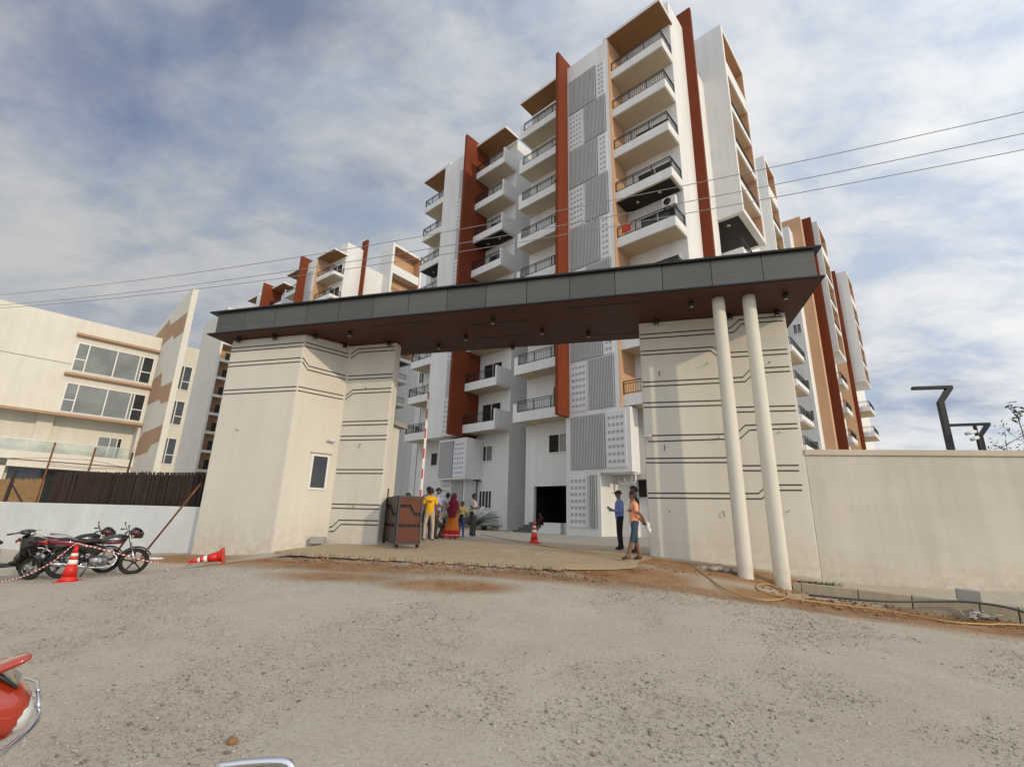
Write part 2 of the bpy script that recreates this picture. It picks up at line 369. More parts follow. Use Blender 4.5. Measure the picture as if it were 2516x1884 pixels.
# ------------------------------------------------------------------ ground
CP = [(0, 0, 0), (-3.2, 3.6, 0), (3.7, 3.9, 0), (0, 4, .0), (-12, 3, -.05), (12, 3, -.15), (0, 7, .18), (-6, 7, .06), (6, 7, .06), (0, 10, .46), (1.8, 10.3, .46), (-3.5, 11.4, .47), (-6.5, 12.3, .38), (-6.8, 14.2, .41),
      (-9.66, 15.2, .27), (-9.4, 12.2, .05), (-10.2, 11.2, .03), (-13.5, 17, .12), (-18, 18, .06), (-8, 13.5, .19), (5.2, 11.2, .50), (6.05, 10.75, .24), (5.97, 11.15, .42), (7.2, 11.6, .38), (10, 11.2, .3), (12, 10.8, .3), (9.2, 9.0, .04), (8.2, 8.1, .0),
      (6.2, 10.2, .2), (3.7, 12.75, .75), (4.2, 11.9, .63), (20, 10, .2), (-26, 16, 0), (3.0, 11.9, .66), (2.6, 10.9, .52), (-1, 15.2, .72), (-5, 15.6, .72), (0, 17, .74), (-7, 17.5, .74), (5, 16, .74), (0, 25, .74), (-20, 30, .74), (20, 30, .74), (0, -8, 0), (25, -5, -.2), (-25, -5, 0)]
cpx = np.array(CP)
def tps(r2): return np.where(r2 > 1e-12, r2*np.log(np.maximum(r2, 1e-12)), 0)
def _fit():
    P = cpx[:, :2]; n = len(P)
    K = tps(((P[:, None]-P[None])**2).sum(-1)); A = np.zeros((n+3, n+3)); A[:n, :n] = K + np.eye(n)*.4
    A[:n, n] = 1; A[:n, n+1:] = P; A[n, :n] = 1; A[n+1:, :n] = P.T
    return np.linalg.solve(A, np.concatenate([cpx[:, 2], np.zeros(3)]))
_co = _fit()
def gz(x, y):
    x = np.asarray(x, float); y = np.asarray(y, float); sh = np.broadcast(x, y).shape
    q = np.stack([np.broadcast_to(x, sh).ravel(), np.broadcast_to(y, sh).ravel()], 1)
    q2 = np.stack([np.clip(q[:, 0], -26, 24), np.clip(q[:, 1], -8, 30)], 1)
    out = np.zeros(len(q2)); n = len(CP)
    for i in range(0, len(q2), 20000):
        b = q2[i:i+20000]
        out[i:i+20000] = tps(((b[:, None]-cpx[None, :, :2])**2).sum(-1)) @ _co[:n] + _co[n] + b @ _co[n+1:]
    rel = np.stack([q[:, 0]-GO.x, q[:, 1]-GO.y], 1)
    nn = rel[:, 0]*gn.x + rel[:, 1]*gn.y; aa = rel[:, 0]*g.x + rel[:, 1]*g.y
    k = np.clip((-.4-nn)/1.2, 0, 1)
    out = out*(1-k) + .74*k
    return out.reshape(sh)
def gzz(x, y): return float(gz(np.array([x]), np.array([y]))[0])
def axis(spec):
    a = []
    for lo, hi, st in spec: a += list(np.arange(lo, hi, st))
    return np.array(a + [spec[-1][1]])
gx = axis([(-900, -60, 70), (-60, -26, 3), (-26, -14, .5), (-14, 12.5, .11), (12.5, 26, .6), (26, 60, 3), (60, 900, 70)])
gy = axis([(-300, -20, 40), (-20, 2, 1.2), (2, 15.5, .10), (15.5, 24, .5), (24, 80, 3), (80, 1500, 90)])
X, Y = np.meshgrid(gx, gy); Z = gz(X, Y)
rs = np.random.RandomState(3)
def smooth_noise(x, y, sc, seed):
    out = np.empty(x.size); xs = x.ravel(); ys = y.ravel()
    for i in range(x.size): out[i] = mnoise.noise((xs[i]*sc+seed, ys[i]*sc-seed, seed*.37))
    return out.reshape(x.shape)
near = (X > -14.2) & (X < 12.6) & (Y > 1.9) & (Y < 15.6)
nz = np.zeros_like(X); nz[near] = smooth_noise(X[near], Y[near], .55, 3.1)*.020 + smooth_noise(X[near], Y[near], 2.3, 9.2)*.009 + smooth_noise(X[near], Y[near], 6.0, 5.5)*.004
Z = Z + nz
# soil: a band under the broken paver edge, patches in front of it, the verge along the kerb
def blob(cx_, cy_, rx, ry, ang=0):
    c, s_ = math.cos(ang), math.sin(ang); dx, dy = X-cx_, Y-cy_
    return np.clip(1.25-np.sqrt(((dx*c+dy*s_)/rx)**2 + ((-dx*s_+dy*c)/ry)**2), 0, 1)
soil = np.zeros_like(X)
for b_ in ((-3.6, 11.4, 3.6, .75, GRZ), (-6.6, 12.6, 1.6, .6, GRZ), (0.6, 10.4, 1.9, .55, GRZ), (-1.1, 9.35, 1.3, .55, -.15), (-3.4, 10.2, 1.6, .5, -.2), (-.6, 10.6, 3.4, .5, GRZ), (2.6, 10.9, 1.6, .9, -.3), (3.6, 9.9, 2.2, .45, -.35), (5.4, 9.6, 1.6, .65, -.5), (7.2, 9.3, 2.8, .85, -.25), (9.5, 8.5, 2.8, .95, -.25), (7.6, 9.0, 3.4, .7, -.28), (9.2, 8.5, 2.0, 1.0, -.35), (8.2, 8.9, 2.4, .9, -.3), (5.2, 11.4, 2.2, .8, -.2), (-9.3, 14.6, 2.0, .7, GRZ), (3.4, 12.2, 1.6, .6, -.3)):
    soil = np.maximum(soil, blob(*b_)*(1.0 if b_[3] > .5 else .85))
verge = blob(7.6, 9.55, 2.6, .5, -.2)*1.0
Z = Z - verge*.05 - blob(0, 11.0, 6.0, .5, GRZ)*.05
vs = np.stack([X.ravel(), Y.ravel(), Z.ravel()], 1); nx, ny = len(gx), len(gy)
ii = (np.arange(ny-1)[:, None]*nx + np.arange(nx-1)[None]).ravel()
fs = np.stack([ii, ii+1, ii+1+nx, ii+nx], 1)
me = bpy.data.meshes.new('ground'); me.from_pydata(vs.tolist(), [], fs.tolist()); me.materials.append(MT['ground'])
me.polygons.foreach_set('use_smooth', [True]*len(fs))
at_ = me.attributes.new('soil', 'FLOAT', 'POINT'); at_.data.foreach_set('value', soil.ravel().astype(np.float32))
ground = bpy.data.objects.new('ground', me); S.collection.objects.link(ground); structure(ground); ground['label'] = 'grey gravel lot rising to the gate'

# loose stones lying on the gravel
def rocks(name, n, xr, yr, sz, seed, m, dens=None, label=None, small=False):
    r_ = np.random.RandomState(seed)
    if small:
        ico = [(1, 0, 0), (0, 1, 0), (-1, 0, 0), (0, -1, 0), (0, 0, 1), (0, 0, -1)]
        fc = np.array([(0, 1, 4), (1, 2, 4), (2, 3, 4), (3, 0, 4), (1, 0, 5), (2, 1, 5), (3, 2, 5), (0, 3, 5)])
    else:
        ico = [(0, 0, 1), (.894, 0, .447), (.276, .851, .447), (-.724, .526, .447), (-.724, -.526, .447), (.276, -.851, .447), (.724, .526, -.447), (-.276, .851, -.447), (-.894, 0, -.447), (-.276, -.851, -.447), (.724, -.526, -.447), (0, 0, -1)]
        fc = np.array([(0, 1, 2), (0, 2, 3), (0, 3, 4), (0, 4, 5), (0, 5, 1), (1, 6, 2), (2, 7, 3), (3, 8, 4), (4, 9, 5), (5, 10, 1), (6, 7, 2), (7, 8, 3), (8, 9, 4), (9, 10, 5), (10, 6, 1), (11, 7, 6), (11, 8, 7), (11, 9, 8), (11, 10, 9), (11, 6, 10)])
    ico = np.array(ico); nv = len(ico)
    x = r_.uniform(*xr, n*3); y = yr[0] + (yr[1]-yr[0])*r_.rand(n*3)**1.35
    keep = np.ones(n*3, bool) if dens is None else r_.rand(n*3) < dens(x, y)
    x, y = x[keep][:n], y[keep][:n]; n = len(x)
    s_ = sz[0]*np.exp(r_.rand(n)**2.2*math.log(sz[1]/sz[0])); z = gz(x, y)
    V = ico[None]*(1+r_.uniform(-.28, .28, (n, nv, 1)))*np.stack([s_*r_.uniform(.7, 1.4, n), s_*r_.uniform(.7, 1.3, n), s_*r_.uniform(.45, .8, n)], 1)[:, None]
    a = r_.uniform(0, 6.28, n); c, q = np.cos(a)[:, None], np.sin(a)[:, None]
    V = np.stack([V[..., 0]*c-V[..., 1]*q + x[:, None], V[..., 0]*q+V[..., 1]*c + y[:, None], V[..., 2] + (z+s_*.12)[:, None]], -1).reshape(-1, 3)
    F = (fc[None] + (np.arange(n)*nv)[:, None, None]).reshape(-1, 3)
    me = bpy.data.meshes.new(name); me.vertices.add(len(V)); me.vertices.foreach_set('co', V.ravel().astype(np.float32))
    me.loops.add(len(F)*3); me.loops.foreach_set('vertex_index', F.ravel().astype(np.int32)); me.polygons.add(len(F)); me.polygons.foreach_set('loop_start', np.arange(len(F), dtype=np.int32)*3)
    me.update(calc_edges=True); me.materials.append(m)
    o = bpy.data.objects.new(name, me); S.collection.objects.link(o); o['kind'] = 'stuff'
    if label: o['label'] = label
    return o
def dens_a(x, y):
    v = np.array([mnoise.noise((a*.45, b*.45, 1.7)) + .6*mnoise.noise((a*1.4, b*1.4, 4.2)) for a, b in zip(x, y)])
    v = np.clip(.55+v*1.1 + .35*np.exp(-((x-1.0)/3.5)**2), .05, 1)
    rel = (x-GO.x)*gn.x + (y-GO.y)*gn.y
    return np.where(rel > 2.75, v, 0)
def dens_b(x, y): return np.where((x-GO.x)*gn.x + (y-GO.y)*gn.y > 2.75, 1.0, 0)
rocks('gravel_shade_chips', 6000, (-11, 11), (2.2, 11.5), (.005, .020), 31, MT['stoneshade'], dens_a, 'dark chips standing in for small shadows among the gravel')  # dark chips paint in the small shadows between the stones
rocks('gravel_chips', 110000, (-11, 11), (2.2, 11.8), (.0045, .012), 17, MT['stonefine'], dens_b, 'fine grey brown grit covering the whole lot', True)
rocks('gravel', 22000, (-11, 11), (2.2, 11.5), (.005, .018), 11, MT['stonegrey'], dens_a, 'small grey crushed stones scattered over the lot')
MT['soilclod'] = paint('soil_clod', (.28, .155, .08), .95, var=.4, scale=3, bumpy=.3)
def dens_soil(x, y):
    rel = (x-GO.x)*gn.x + (y-GO.y)*gn.y; al = (x-GO.x)*g.x + (y-GO.y)*g.y
    k = np.where((rel > 2.4) & (rel < 3.4) & (al < -.8) & (al > -8.5), .8, 0)
    k = np.maximum(k, np.where((x > 5.3) & (np.abs(y-(10.35-.28*(x-5.3))) < .75), .8, 0))
    return np.maximum(k, np.where((np.abs(x-4.2) < 1.5) & (np.abs(y-11.7) < .7), .5, 0))
rocks('soil_clods', 5200, (-9, 11), (7.6, 13.2), (.010, .050), 23, MT['soilclod'], dens_soil, 'brown soil clods along the broken paving edge and the kerb')

# ------------------------------------------------------------------ driveway of dusty pavers with a broken edge
def drive_z(n): return float(np.interp(n, [-1.6, 0, 2.5], [.765, .715, .615]))
def drive_poly_inside(a, n):
    if n < -.6: return -26 < a < 14
    if n < .15: return -9.0 < a < .0
    if n <= 2.45: return -9.3 < a < -.6 + (2.45-n)*.28
    return False
mb = MB()
def strip(ns_, lim, na):
    b0 = len(mb.v)
    for n_ in ns_:
        a0, a1 = lim(n_)
        for i in range(na+1):
            a_ = a0 + (a1-a0)*i/na; p = gw(a_, n_); zg = gzz(p.x, p.y) + .012; z = max(drive_z(n_), zg)
            if n_ > -.2: k_ = min(1, max(0, (a1-a_)/.9)); z = max(zg, zg*(1-k_)+z*k_)
            mb.v.append((p.x, p.y, z))
    for j in range(len(ns_)-1):
        for i in range(na): q_ = b0+j*(na+1)+i; mb.f.append([q_, q_+1, q_+na+2, q_+na+1]); mb.m.append(0); mb.sm.append(True)
strip([-24, -20, -16, -12, -9, -6, -4, -2.5, -1.5, -.6], lambda n_: (-26, 14), 40)
strip([-.6, -.4, -.2, 0, .15], lambda n_: (-7.95, .02), 30)
strip([.15+.1*i for i in range(24)], lambda n_: (-9.3, -.55+(2.45-n_)*.28 - 1.1*max(0, (n_-1.5)/.95)**2 + .22*mnoise.noise((n_*1.3, 4.1, 0)) + .1*mnoise.noise((n_*5, 1.1, 0))), 46)
drive = structure(mb.build('driveway', MT['drive'])); drive['label'] = 'sandy paved forecourt running in under the gate'
pb = MB().box(-.098, .098, -.07, .07, -.075, 0); pme = pb.mesh('paver', MT['drive'])
k = 0; a = -9.2
while a < -1.75:
    for row, nn in ((0, 2.53), (1, 2.40)):
        if row == 1 and k % 2: pass
        p = gw(a + (.05 if row else 0), nn + (.075 if (k+row) % 2 else 0) + rnd.uniform(-.012, .012), 0)
        o = bpy.data.objects.new('paver', pme); S.collection.objects.link(o); o.parent = drive
        o.location = (p.x, p.y, drive_z(nn) + rnd.uniform(-.008, .012) + .006); o.rotation_euler = (rnd.uniform(-.03, .03), rnd.uniform(-.03, .03), GRZ + rnd.uniform(-.06, .06))
    a += .207; k += 1

# ------------------------------------------------------------------ the entrance gate: canopy
can = thing('entrance_canopy', 'long flat gate canopy with grey panel fascia and brown soffit spanning both piers', 'gate canopy', GO, GRZ)
seams = [-13.68, -12.5, -11.32, -10.14, -8.95, -7.74, -6.555, -5.33, -4.14, -2.945, -1.75, -.555, .638, 1.81, 2.97, 4.12]
c = MB().box(-13.64, 4.08, -1.79, 1.2, 7.24, 7.97); c.build('core', MT['joint'], can)
for i in range(len(seams)-1):
    MB().box(seams[i]+.008, seams[i+1]-.008, -1.83, -1.795, 7.262, 7.972).build('fascia_panel', MT['fascia'], can, bevel=.004).rotation_euler = (rnd.uniform(-.0006, .0006), 0, rnd.uniform(-.0006, .0006))
for x0, x1 in ((4.085, 4.12), (-13.68, -13.645)):
    for y0, y1 in ((-1.79, -.82), (-.81, .20), (.21, 1.2)):
        MB().box(x0, x1, y0+.006, y1-.006, 7.262, 7.972).build('fascia_panel', MT['fascia'], can, bevel=.004)
MB().box(-13.95, 4.27, -1.93, 1.32, 7.974, 8.03).build('top_edge', MT['fasciatrim'], can, bevel=.006)
MB().box(-13.93, 4.25, -1.90, 1.30, 7.212, 7.258).build('bottom_edge', MT['fasciatrim'], can, bevel=.006)
MB().box(-13.90, 4.22, -1.87, 1.27, 7.196, 7.210).build('soffit', MT['canopysoffit'], can)
for x0, x1, y in ((-8.03, -6.06, -1.39), (-1.89, .08, -1.41), (-5.04, -3.1, -.86), (-5.03, -3.37, .25), (-8.08, -6.11, .865), (-1.88, -.03, .80)):
    s_ = MB().box(x0, x1, y-.028, y+.028, 7.186, 7.1945); s_.build('light_slot', MT['fasciatrim'], can)
dl = None
for a, n in ((-13.06, 1.43), (-11.62, 1.41), (-10.21, 1.17), (-8.94, 1.15), (-4.12, 1.18), (1.36, 1.17), (3.58, 1.17), (-9.76, .20), (-8.13, .10), (-5.38, .08), (-2.87, .1), (.49, .15), (2.45, .12), (3.62, .15), (-6.58, -.5), (-1.52, -.43), (-4.13, -1.07)):
    if dl is None:
        dl = MB().lathe([(.062, 0), (.066, -.01), (.066, -.15), (.056, -.155), (.054, -.135)], 14).build('downlight', MT['fasciatrim'], can); 
        MB().lathe([(.052, -.140), (.052, -.148)], 14).build('lens', MT['downlight'], dl); d_ = dl
    else: d_ = copy_tree(dl, can)
    d_.location = (a, -n, 7.196)

# right pier with its grooves
def groove(parent, pts, face_n, w=.034, depth=.007, conv=None):
    mb = MB(); conv = conv or (lambda a, z, d: (a, -(face_n+d), z))
    fr, bk = [], []
    for i, (a, z) in enumerate(pts):
        p0 = Vector(pts[max(i-1, 0)]); p1 = Vector(pts[min(i+1, len(pts)-1)]); d = (p1-p0).normalized(); nrm = Vector((-d.y, d.x))
        sc = w/2/max(.6, abs(nrm.y)) if 0 < i < len(pts)-1 else w/2
        up_ = Vector((a, z)) + Vector((0, 1))*sc if 0 < i < len(pts)-1 else Vector((a, z)) + nrm*sc
        dn = Vector((a, z))*2 - up_
        for lst, dd in ((fr, depth), (bk, -.01)): lst.append(conv(up_.x, up_.y, dd)); lst.append(conv(dn.x, dn.y, dd))
    n2 = len(pts); b = len(mb.v); mb.v += [tuple(p) for p in fr+bk]; o = 2*n2
    for i in range(n2-1):
        q = 2*i
        for f in ((q, q+2, q+3, q+1), (q, q+o, q+2+o, q+2), (q+1, q+3, q+3+o, q+1+o)): mb.f.append(list(f)); mb.m.append(0); mb.sm.append(False)
    for q in (0, 2*n2-2): mb.f.append([q, q+1, q+1+o, q+o]); mb.m.append(0); mb.sm.append(False)
    return mb.build('groove', MT['stripe'], parent)
rp = thing('gate_pier', 'wide cream pier with dark stepped grooves behind the two round columns', 'gate pier', GO, GRZ)
MB().box(0, 3.85, 0, .62, -.6, 7.196).build('wall', MT['cream'], rp, bevel=.03)
RP = [[(.02, 6.83), (2.44, 6.83), (2.70, 7.06), (3.77, 7.07)], [(.02, 6.70), (2.52, 6.70), (2.75, 6.93), (3.77, 6.94)],
      [(.02, 6.315), (1.95, 6.315), (2.15, 6.12), (3.78, 6.12)], [(.02, 6.20), (1.89, 6.20), (2.11, 5.985), (3.78, 5.99)],
      [(.02, 5.39), (2.63, 5.40), (2.86, 5.63), (3.77, 5.635)], [(.02, 5.26), (2.68, 5.275), (2.91, 5.50), (3.78, 5.505)],
      [(.02, 4.79), (2.18, 4.78), (2.38, 4.58), (3.78, 4.575)], [(.02, 4.66), (2.10, 4.65), (2.30, 4.45), (3.78, 4.445)],
      [(.02, 3.865), (2.33, 3.87), (2.56, 4.09), (3.77, 4.105)], [(.1, 3.70), (2.41, 3.745), (2.65, 3.965), (3.77, 3.985)],
      [(.02, 3.245), (2.17, 3.255), (2.38, 3.045), (3.68, 3.055)], [(.02, 3.13), (2.11, 3.13), (2.33, 2.92), (3.67, 2.92)],
      [(.02, 2.33), (2.70, 2.355), (2.92, 2.565), (3.70, 2.575)], [(.02, 2.205), (2.76, 2.225), (2.98, 2.44), (3.68, 2.445)]]
for r_ in RP: groove(rp, r_, 0)
# round columns in front of it
colm = MB().lathe([(.150, -.5), (.162, 0.3), (.160, 3.5), (.152, 7.0), (.150, 7.196)], 32).mesh('column', MT['column'])
for i, (a, n) in enumerate(((2.01, 1.2), (2.73, 1.2))):
    o = bpy.data.objects.new('column', colm); S.collection.objects.link(o); o.location = gw(a, n); o.rotation_euler = (0, 0, i*1.3)
    tag(o, ('ivory round column nearer the driveway, left of the pair under the canopy', 'ivory round column beside the kerb end, right of the pair under the canopy')[i], 'column', 'round columns under the canopy')
# left gatehouse
gh = thing('gatehouse', 'tall cream angled gatehouse block with a small window and dark groove lines', 'gatehouse', GO, GRZ)
plan = [(-13.45, -1.3), (-10.5, -1.3), (-9.68, 0), (-7.9, 0), (-7.9, .36), (-13.45, .36)]
MB().prism(plan, -.4, 7.196).build('wall', MT['cream'], gh, bevel=.05)
MB().box(-13.4, -8.02, .361, .98, -.3, 4.44).build('rear_room', MT['cream'], gh, bevel=.03)
MB().box(-13.5, -7.86, .362, 1.2, 4.442, 4.60).build('roof_slab', MT['concrete'], gh)
for z in (6.9, 6.765, 6.375, 6.24, 5.41, 5.28): groove(gh, [(-13.40, z), (-10.53, z)], 1.3)
for z in (4.51, 4.385, 4.025, 3.895, 2.945, 2.825, 1.87, 1.745): groove(gh, [(-9.62, z), (-7.93, z)], 0)
for l in ([(-9.63, 6.86), (-9.60, 6.90), (-9.36, 7.05), (-7.93, 7.04)], [(-9.63, 6.74), (-9.55, 6.77), (-9.3, 6.92), (-7.93, 6.91)], [(-9.63, 6.09), (-7.93, 6.08)], [(-9.63, 5.965), (-7.93, 5.955)], [(-9.62, 5.40), (-9.38, 5.59), (-7.93, 5.59)], [(-9.62, 5.27), (-9.35, 5.465), (-7.93, 5.465)], [(-9.62, 1.165), (-9.52, 1.18), (-9.30, 1.39), (-7.93, 1.405)], [(-9.62, 1.035), (-9.44, 1.05), (-9.21, 1.265), (-7.93, 1.28)]): groove(gh, l, 0)
P0 = Vector((-10.5, -1.3, 0)); PD = Vector((.82, 1.3, 0)); ML = PD.length; PD.normalize(); PN = Vector((PD.y, -PD.x, 0))
mid = lambda s_, z, d: tuple(P0 + PD*s_ + PN*d + Vector((0, 0, z)))
for l in ([(.03, 6.91), (ML-.03, 6.885)], [(.03, 6.775), (ML-.03, 6.76)], [(.03, 6.38), (.25, 6.15), (ML-.03, 6.10)], [(.03, 6.25), (.23, 6.02), (ML-.03, 5.975)], [(.03, 5.415), (ML-.03, 5.40)], [(.03, 5.285), (ML-.03, 5.27)]): groove(gh, l, 0, conv=mid)
MM = Matrix((( PD.x, PN.x, 0, P0.x), (PD.y, PN.y, 0, P0.y), (0, 0, 1, 0), (0, 0, 0, 1)))
f = MB()
for b_ in ((.74, .81, 2.27, 3.38), (1.25, 1.32, 2.27, 3.38), (.81, 1.25, 2.27, 2.34), (.81, 1.25, 3.31, 3.38)): f.box(b_[0], b_[1], -.03, .035, b_[2], b_[3], mat=MM)
fo = f.build('window', MT['frame'], gh, bevel=.006)
MB().box(.81, 1.25, -.02, .008, 2.34, 3.31, mat=MM).build('pane', MT['glass'], fo)
MB().box(.70, 1.36, .0, .07, 3.40, 3.44, mat=MM).build('window_hood', MT['coping'], gh)
def cctv(name, label, base, face, rz):
    t = thing(name, label, 'security camera', base, rz, 'cameras on the gate piers')
    MB().box(-.04, .04, -.02, .02, -.05, .05).tube([(0, 0, 0), (0, -.09, .0), (0, -.12, .03)], .016).build('bracket', MT['camwhite'], t)
    Mx = Matrix.Translation((0, -.14, .045)) @ Matrix.Rotation(R(90), 4, 'Y') @ Matrix.Rotation(R(90), 4, 'X')
    MB().tube([(.10, -.16, .045), (-.13, -.16, .035)], [.042, .042], 14).build('body', MT['camwhite'], t)
    MB().tube([(-.12, -.16, .035), (-.137, -.16, .034)], [.038, .034], 14).build('lens', MT['blackplastic'], t)
cctv('security_camera', 'small white camera at the left edge of the pier behind the columns', gw(.10, .02, 3.79), 0, GRZ)
cctv('security_camera', 'small camera at the inner corner above the gatehouse window', gw(-9.80, .17, 3.80), 0, GRZ + .7)
# loose cable ends left sticking out of the plaster
wl = ['long bent cable end', 'hanging dark cable end', 'short cable end near the pier edge', 'pair of thin cable ends', 'knotted hanging cable end', 'cable end close to the boundary wall coping', 'cable end right of the columns', 'looped cable end low beside the left column', 'stubby cable end low by the pier edge', 'cable end on the gatehouse inner face up high', 'cable end on the gatehouse inner face at mid height', 'cable end low on the gatehouse inner face', 'cable end on the broad gatehouse face']
wp = [(1.72, 5.81, 0, 0), (.49, 5.63, 0, 1), (3.30, 5.75, 0, 2), (1.83, 3.75, 0, 0), (.51, 3.55, 0, 1), (3.3, 3.86, 0, 2), (3.28, 1.93, 0, 0), (1.85, 1.86, 0, 1), (.56, 1.86, 0, 2), (-8.85, 5.62, 0, 2), (-8.84, 3.72, 0, 1), (-8.83, 1.80, 0, 2), (-12.5, 4.05, 1.3, 2)]
for (a, z, n, kind), lb in zip(wp, wl):
    P = {0: [(0, 0, 0), (.01, -.10, -.005), (.02, -.17, .01), (.022, -.18, .05)], 1: [(0, 0, .04), (.0, -.05, .04), (-.01, -.06, -.02), (.0, -.05, -.10)], 2: [(0, 0, 0), (-.01, -.09, .02), (.03, -.14, .0)]}[kind]
    o = MB().tube(P, .009, 6).build('cable_end', MT['wire'] if kind == 0 else MT['iron']); o.location = gw(a, n, z); o.rotation_euler = (0, 0, GRZ + rnd.uniform(-.3, .3))
    tag(o, lb + (' on the pier wall' if a > -5 else ''), 'cable end', 'cable ends sticking out of the gate walls')
# ------------------------------------------------------------------ boundary walls
wr = thing('boundary_wall', 'beige plastered boundary wall with a coping running off to the right of the pier', 'wall', gw(3.86, .0, 0), R(-9.56))
MB().box(0, 44, .02, .26, -.7, 3.30).build('wall', MT['beige'], wr)
MB().box(-.02, 44, -.03, .31, 3.302, 3.445).build('coping', MT['coping'], wr, bevel=.012)
lw = thing('boundary_wall', 'low patchy blue white wall behind the parked motorcycles', 'wall', gw(-13.46, 1.06, 0), GRZ)
MB().box(-34, 0, 0, .2, -.4, 1.665).build('wall', MT['wallblue'], lw, bevel=.02)
# kerb stones along the right wall
kb = thing('kerb', 'row of stained concrete kerb stones in front of the boundary wall', 'kerb', (0, 0, 0))
k0 = Vector((6.12, 10.86, .435)); k1 = Vector((9.28, 9.16, .30)); kd = (k1-k0).normalized(); s_ = 0.0
for i, L in enumerate((.16, .98, .86, .98, .52, .95, .9, .9, .9)):
    L2 = L-.018
    o = MB().box(0, L2, 0, .15, -.42, 0).build('kerb_stone', MT['kerb'], kb, bevel=.014)
    o.location = k0 + kd*s_ + Vector((0, 0, rnd.uniform(-.006, .006))); o.rotation_euler = (rnd.uniform(-.02, .02), -math.asin(kd.z), math.atan2(kd.y, kd.x) + rnd.uniform(-.012, .012)); s_ += L
o = MB().box(-.17, .17, -.09, .09, 0, .20).build('concrete_block', MT['concrete'], bevel=.012); p_ = k0 + kd*2.86
o.location = (p_.x+.06, p_.y+.10, p_.z+.004); o.rotation_euler = (0, R(3), R(-38)); tag(o, 'broken grey concrete block standing on the kerb', 'block')
o = MB().box(-.22, .22, -.12, .12, 0, .2).build('concrete_block', MT['concrete'], bevel=.015); p_ = gw(-9.66, .42); o.location = (p_.x, p_.y, .69); o.rotation_euler = (0, 0, GRZ+.5)
tag(o, 'grey concrete block at the foot of the gatehouse inner corner', 'block')
def on_ground(pts, off, sub=6):
    out = []
    P = [Vector((x, y, 0)) for x, y in pts]
    for i in range(len(P)-1):
        q0, q1, q2, q3 = P[max(i-1, 0)], P[i], P[i+1], P[min(i+2, len(P)-1)]
        for j in range(sub):
            t = j/sub
            v = .5*((2*q1)+(q2-q0)*t+(2*q0-5*q1+4*q2-q3)*t*t+(3*q1-q0-3*q2+q3)*t**3); out.append(v)
    out.append(P[-1]); res = []
    for v in out:
        rel = (v-GO).dot(gn); al = (v-GO).dot(g); z = gzz(v.x, v.y)
        if drive_poly_inside(al, rel): z = max(z, drive_z(rel)+.006)
        res.append(Vector((v.x, v.y, z+off)))
    return res
hp = [(-1.31, 24.0), (.77, 16.94), (1.84, 13.9), (2.76, 12.9), (3.7, 12.42), (4.29, 12.05), (4.32, 11.12), (4.29, 10.14), (4.48, 9.59), (4.85, 9.49), (5.45, 9.95), (5.78, 10.55), (5.56, 10.85), (5.22, 10.59), (5.12, 10.2), (5.63, 9.95), (6.66, 9.77), (7.33, 9.41), (7.69, 9.0), (8.29, 8.93), (8.98, 8.96), (11.5, 8.4)]
tag(MB().tube(on_ground(hp, .018), .015, 8).build('hose', MT['hose']), 'yellow hose snaking from the forecourt past the columns along the kerb', 'hose')
pp = [(5.95, 10.05, .30), (7.05, 9.72, .27), (7.9, 9.62, .30), (8.5, 9.42, .34), (8.95, 9.1, .30), (9.3, 8.75, .16), (10.2, 8.2, .06)]
def smooth3(pts, sub=6):
    P = [Vector(p) for p in pts]; out = []
    for i in range(len(P)-1):
        q0, q1, q2, q3 = P[max(i-1, 0)], P[i], P[i+1], P[min(i+2, len(P)-1)]
        for j in range(sub):
            t = j/sub; out.append(.5*((2*q1)+(q2-q0)*t+(2*q0-5*q1+4*q2-q3)*t*t+(3*q1-q0-3*q2+q3)*t**3))
    return out + [P[-1]]
tag(MB().tube(smooth3(pp), .020, 8).build('pipe', MT['pipe']), 'black polythene pipe lying along the foot of the kerb', 'pipe')
# rubbish and weeds at the kerb and column feet
r_ = MB()
for i in range(16): 
    x, y = rnd.gauss(0, .16), rnd.gauss(0, .12); L = rnd.uniform(.08, .3); a = rnd.uniform(0, 6.28)
    r_.tube([(x, y, rnd.uniform(.02, .12)), (x+L*math.cos(a), y+L*.6*math.sin(a), rnd.uniform(.0, .12))], rnd.uniform(.01, .03), 5)
o = r_.build('rubble_heap', MT['concrete']); o.location = (8.45, 9.32, .10); tag(o, 'heap of broken rubble against the kerb under the pipe', 'rubble'); o['kind'] = 'stuff'
r_ = MB()
for i in range(14): r_.ball((rnd.gauss(0, .35), rnd.gauss(0, .12), rnd.uniform(-.02, .05)), rnd.uniform(.05, .13), 7, 5, sc=(1.2, 1, .6))
o = r_.build('rubble_heap', MT['concrete']); o.location = (4.75, 11.55, .58); o.rotation_euler = (0, 0, GRZ); tag(o, 'grey mortar rubble at the foot of the left column', 'rubble'); o['kind'] = 'stuff'
w_ = MB()
for i in range(300):
    x, y = rnd.gauss(0, .30), rnd.gauss(0, .10); h = rnd.uniform(.02, .08); a = rnd.uniform(0, 6.28); q = rnd.uniform(.008, .02)
    w_.add([(x-q*math.cos(a), y-q*math.sin(a), 0), (x+q*math.cos(a), y+q*math.sin(a), 0), (x+rnd.uniform(-.05, .05), y+rnd.uniform(-.05, .05), h)], [(0, 1, 2)])
o = w_.build('weeds', MT['leafdark'], stuff=True); o.location = (6.75, 11.35, .36); o.rotation_euler = (0, 0, R(-20)); o['label'] = 'low weeds along the wall foot behind the kerb'

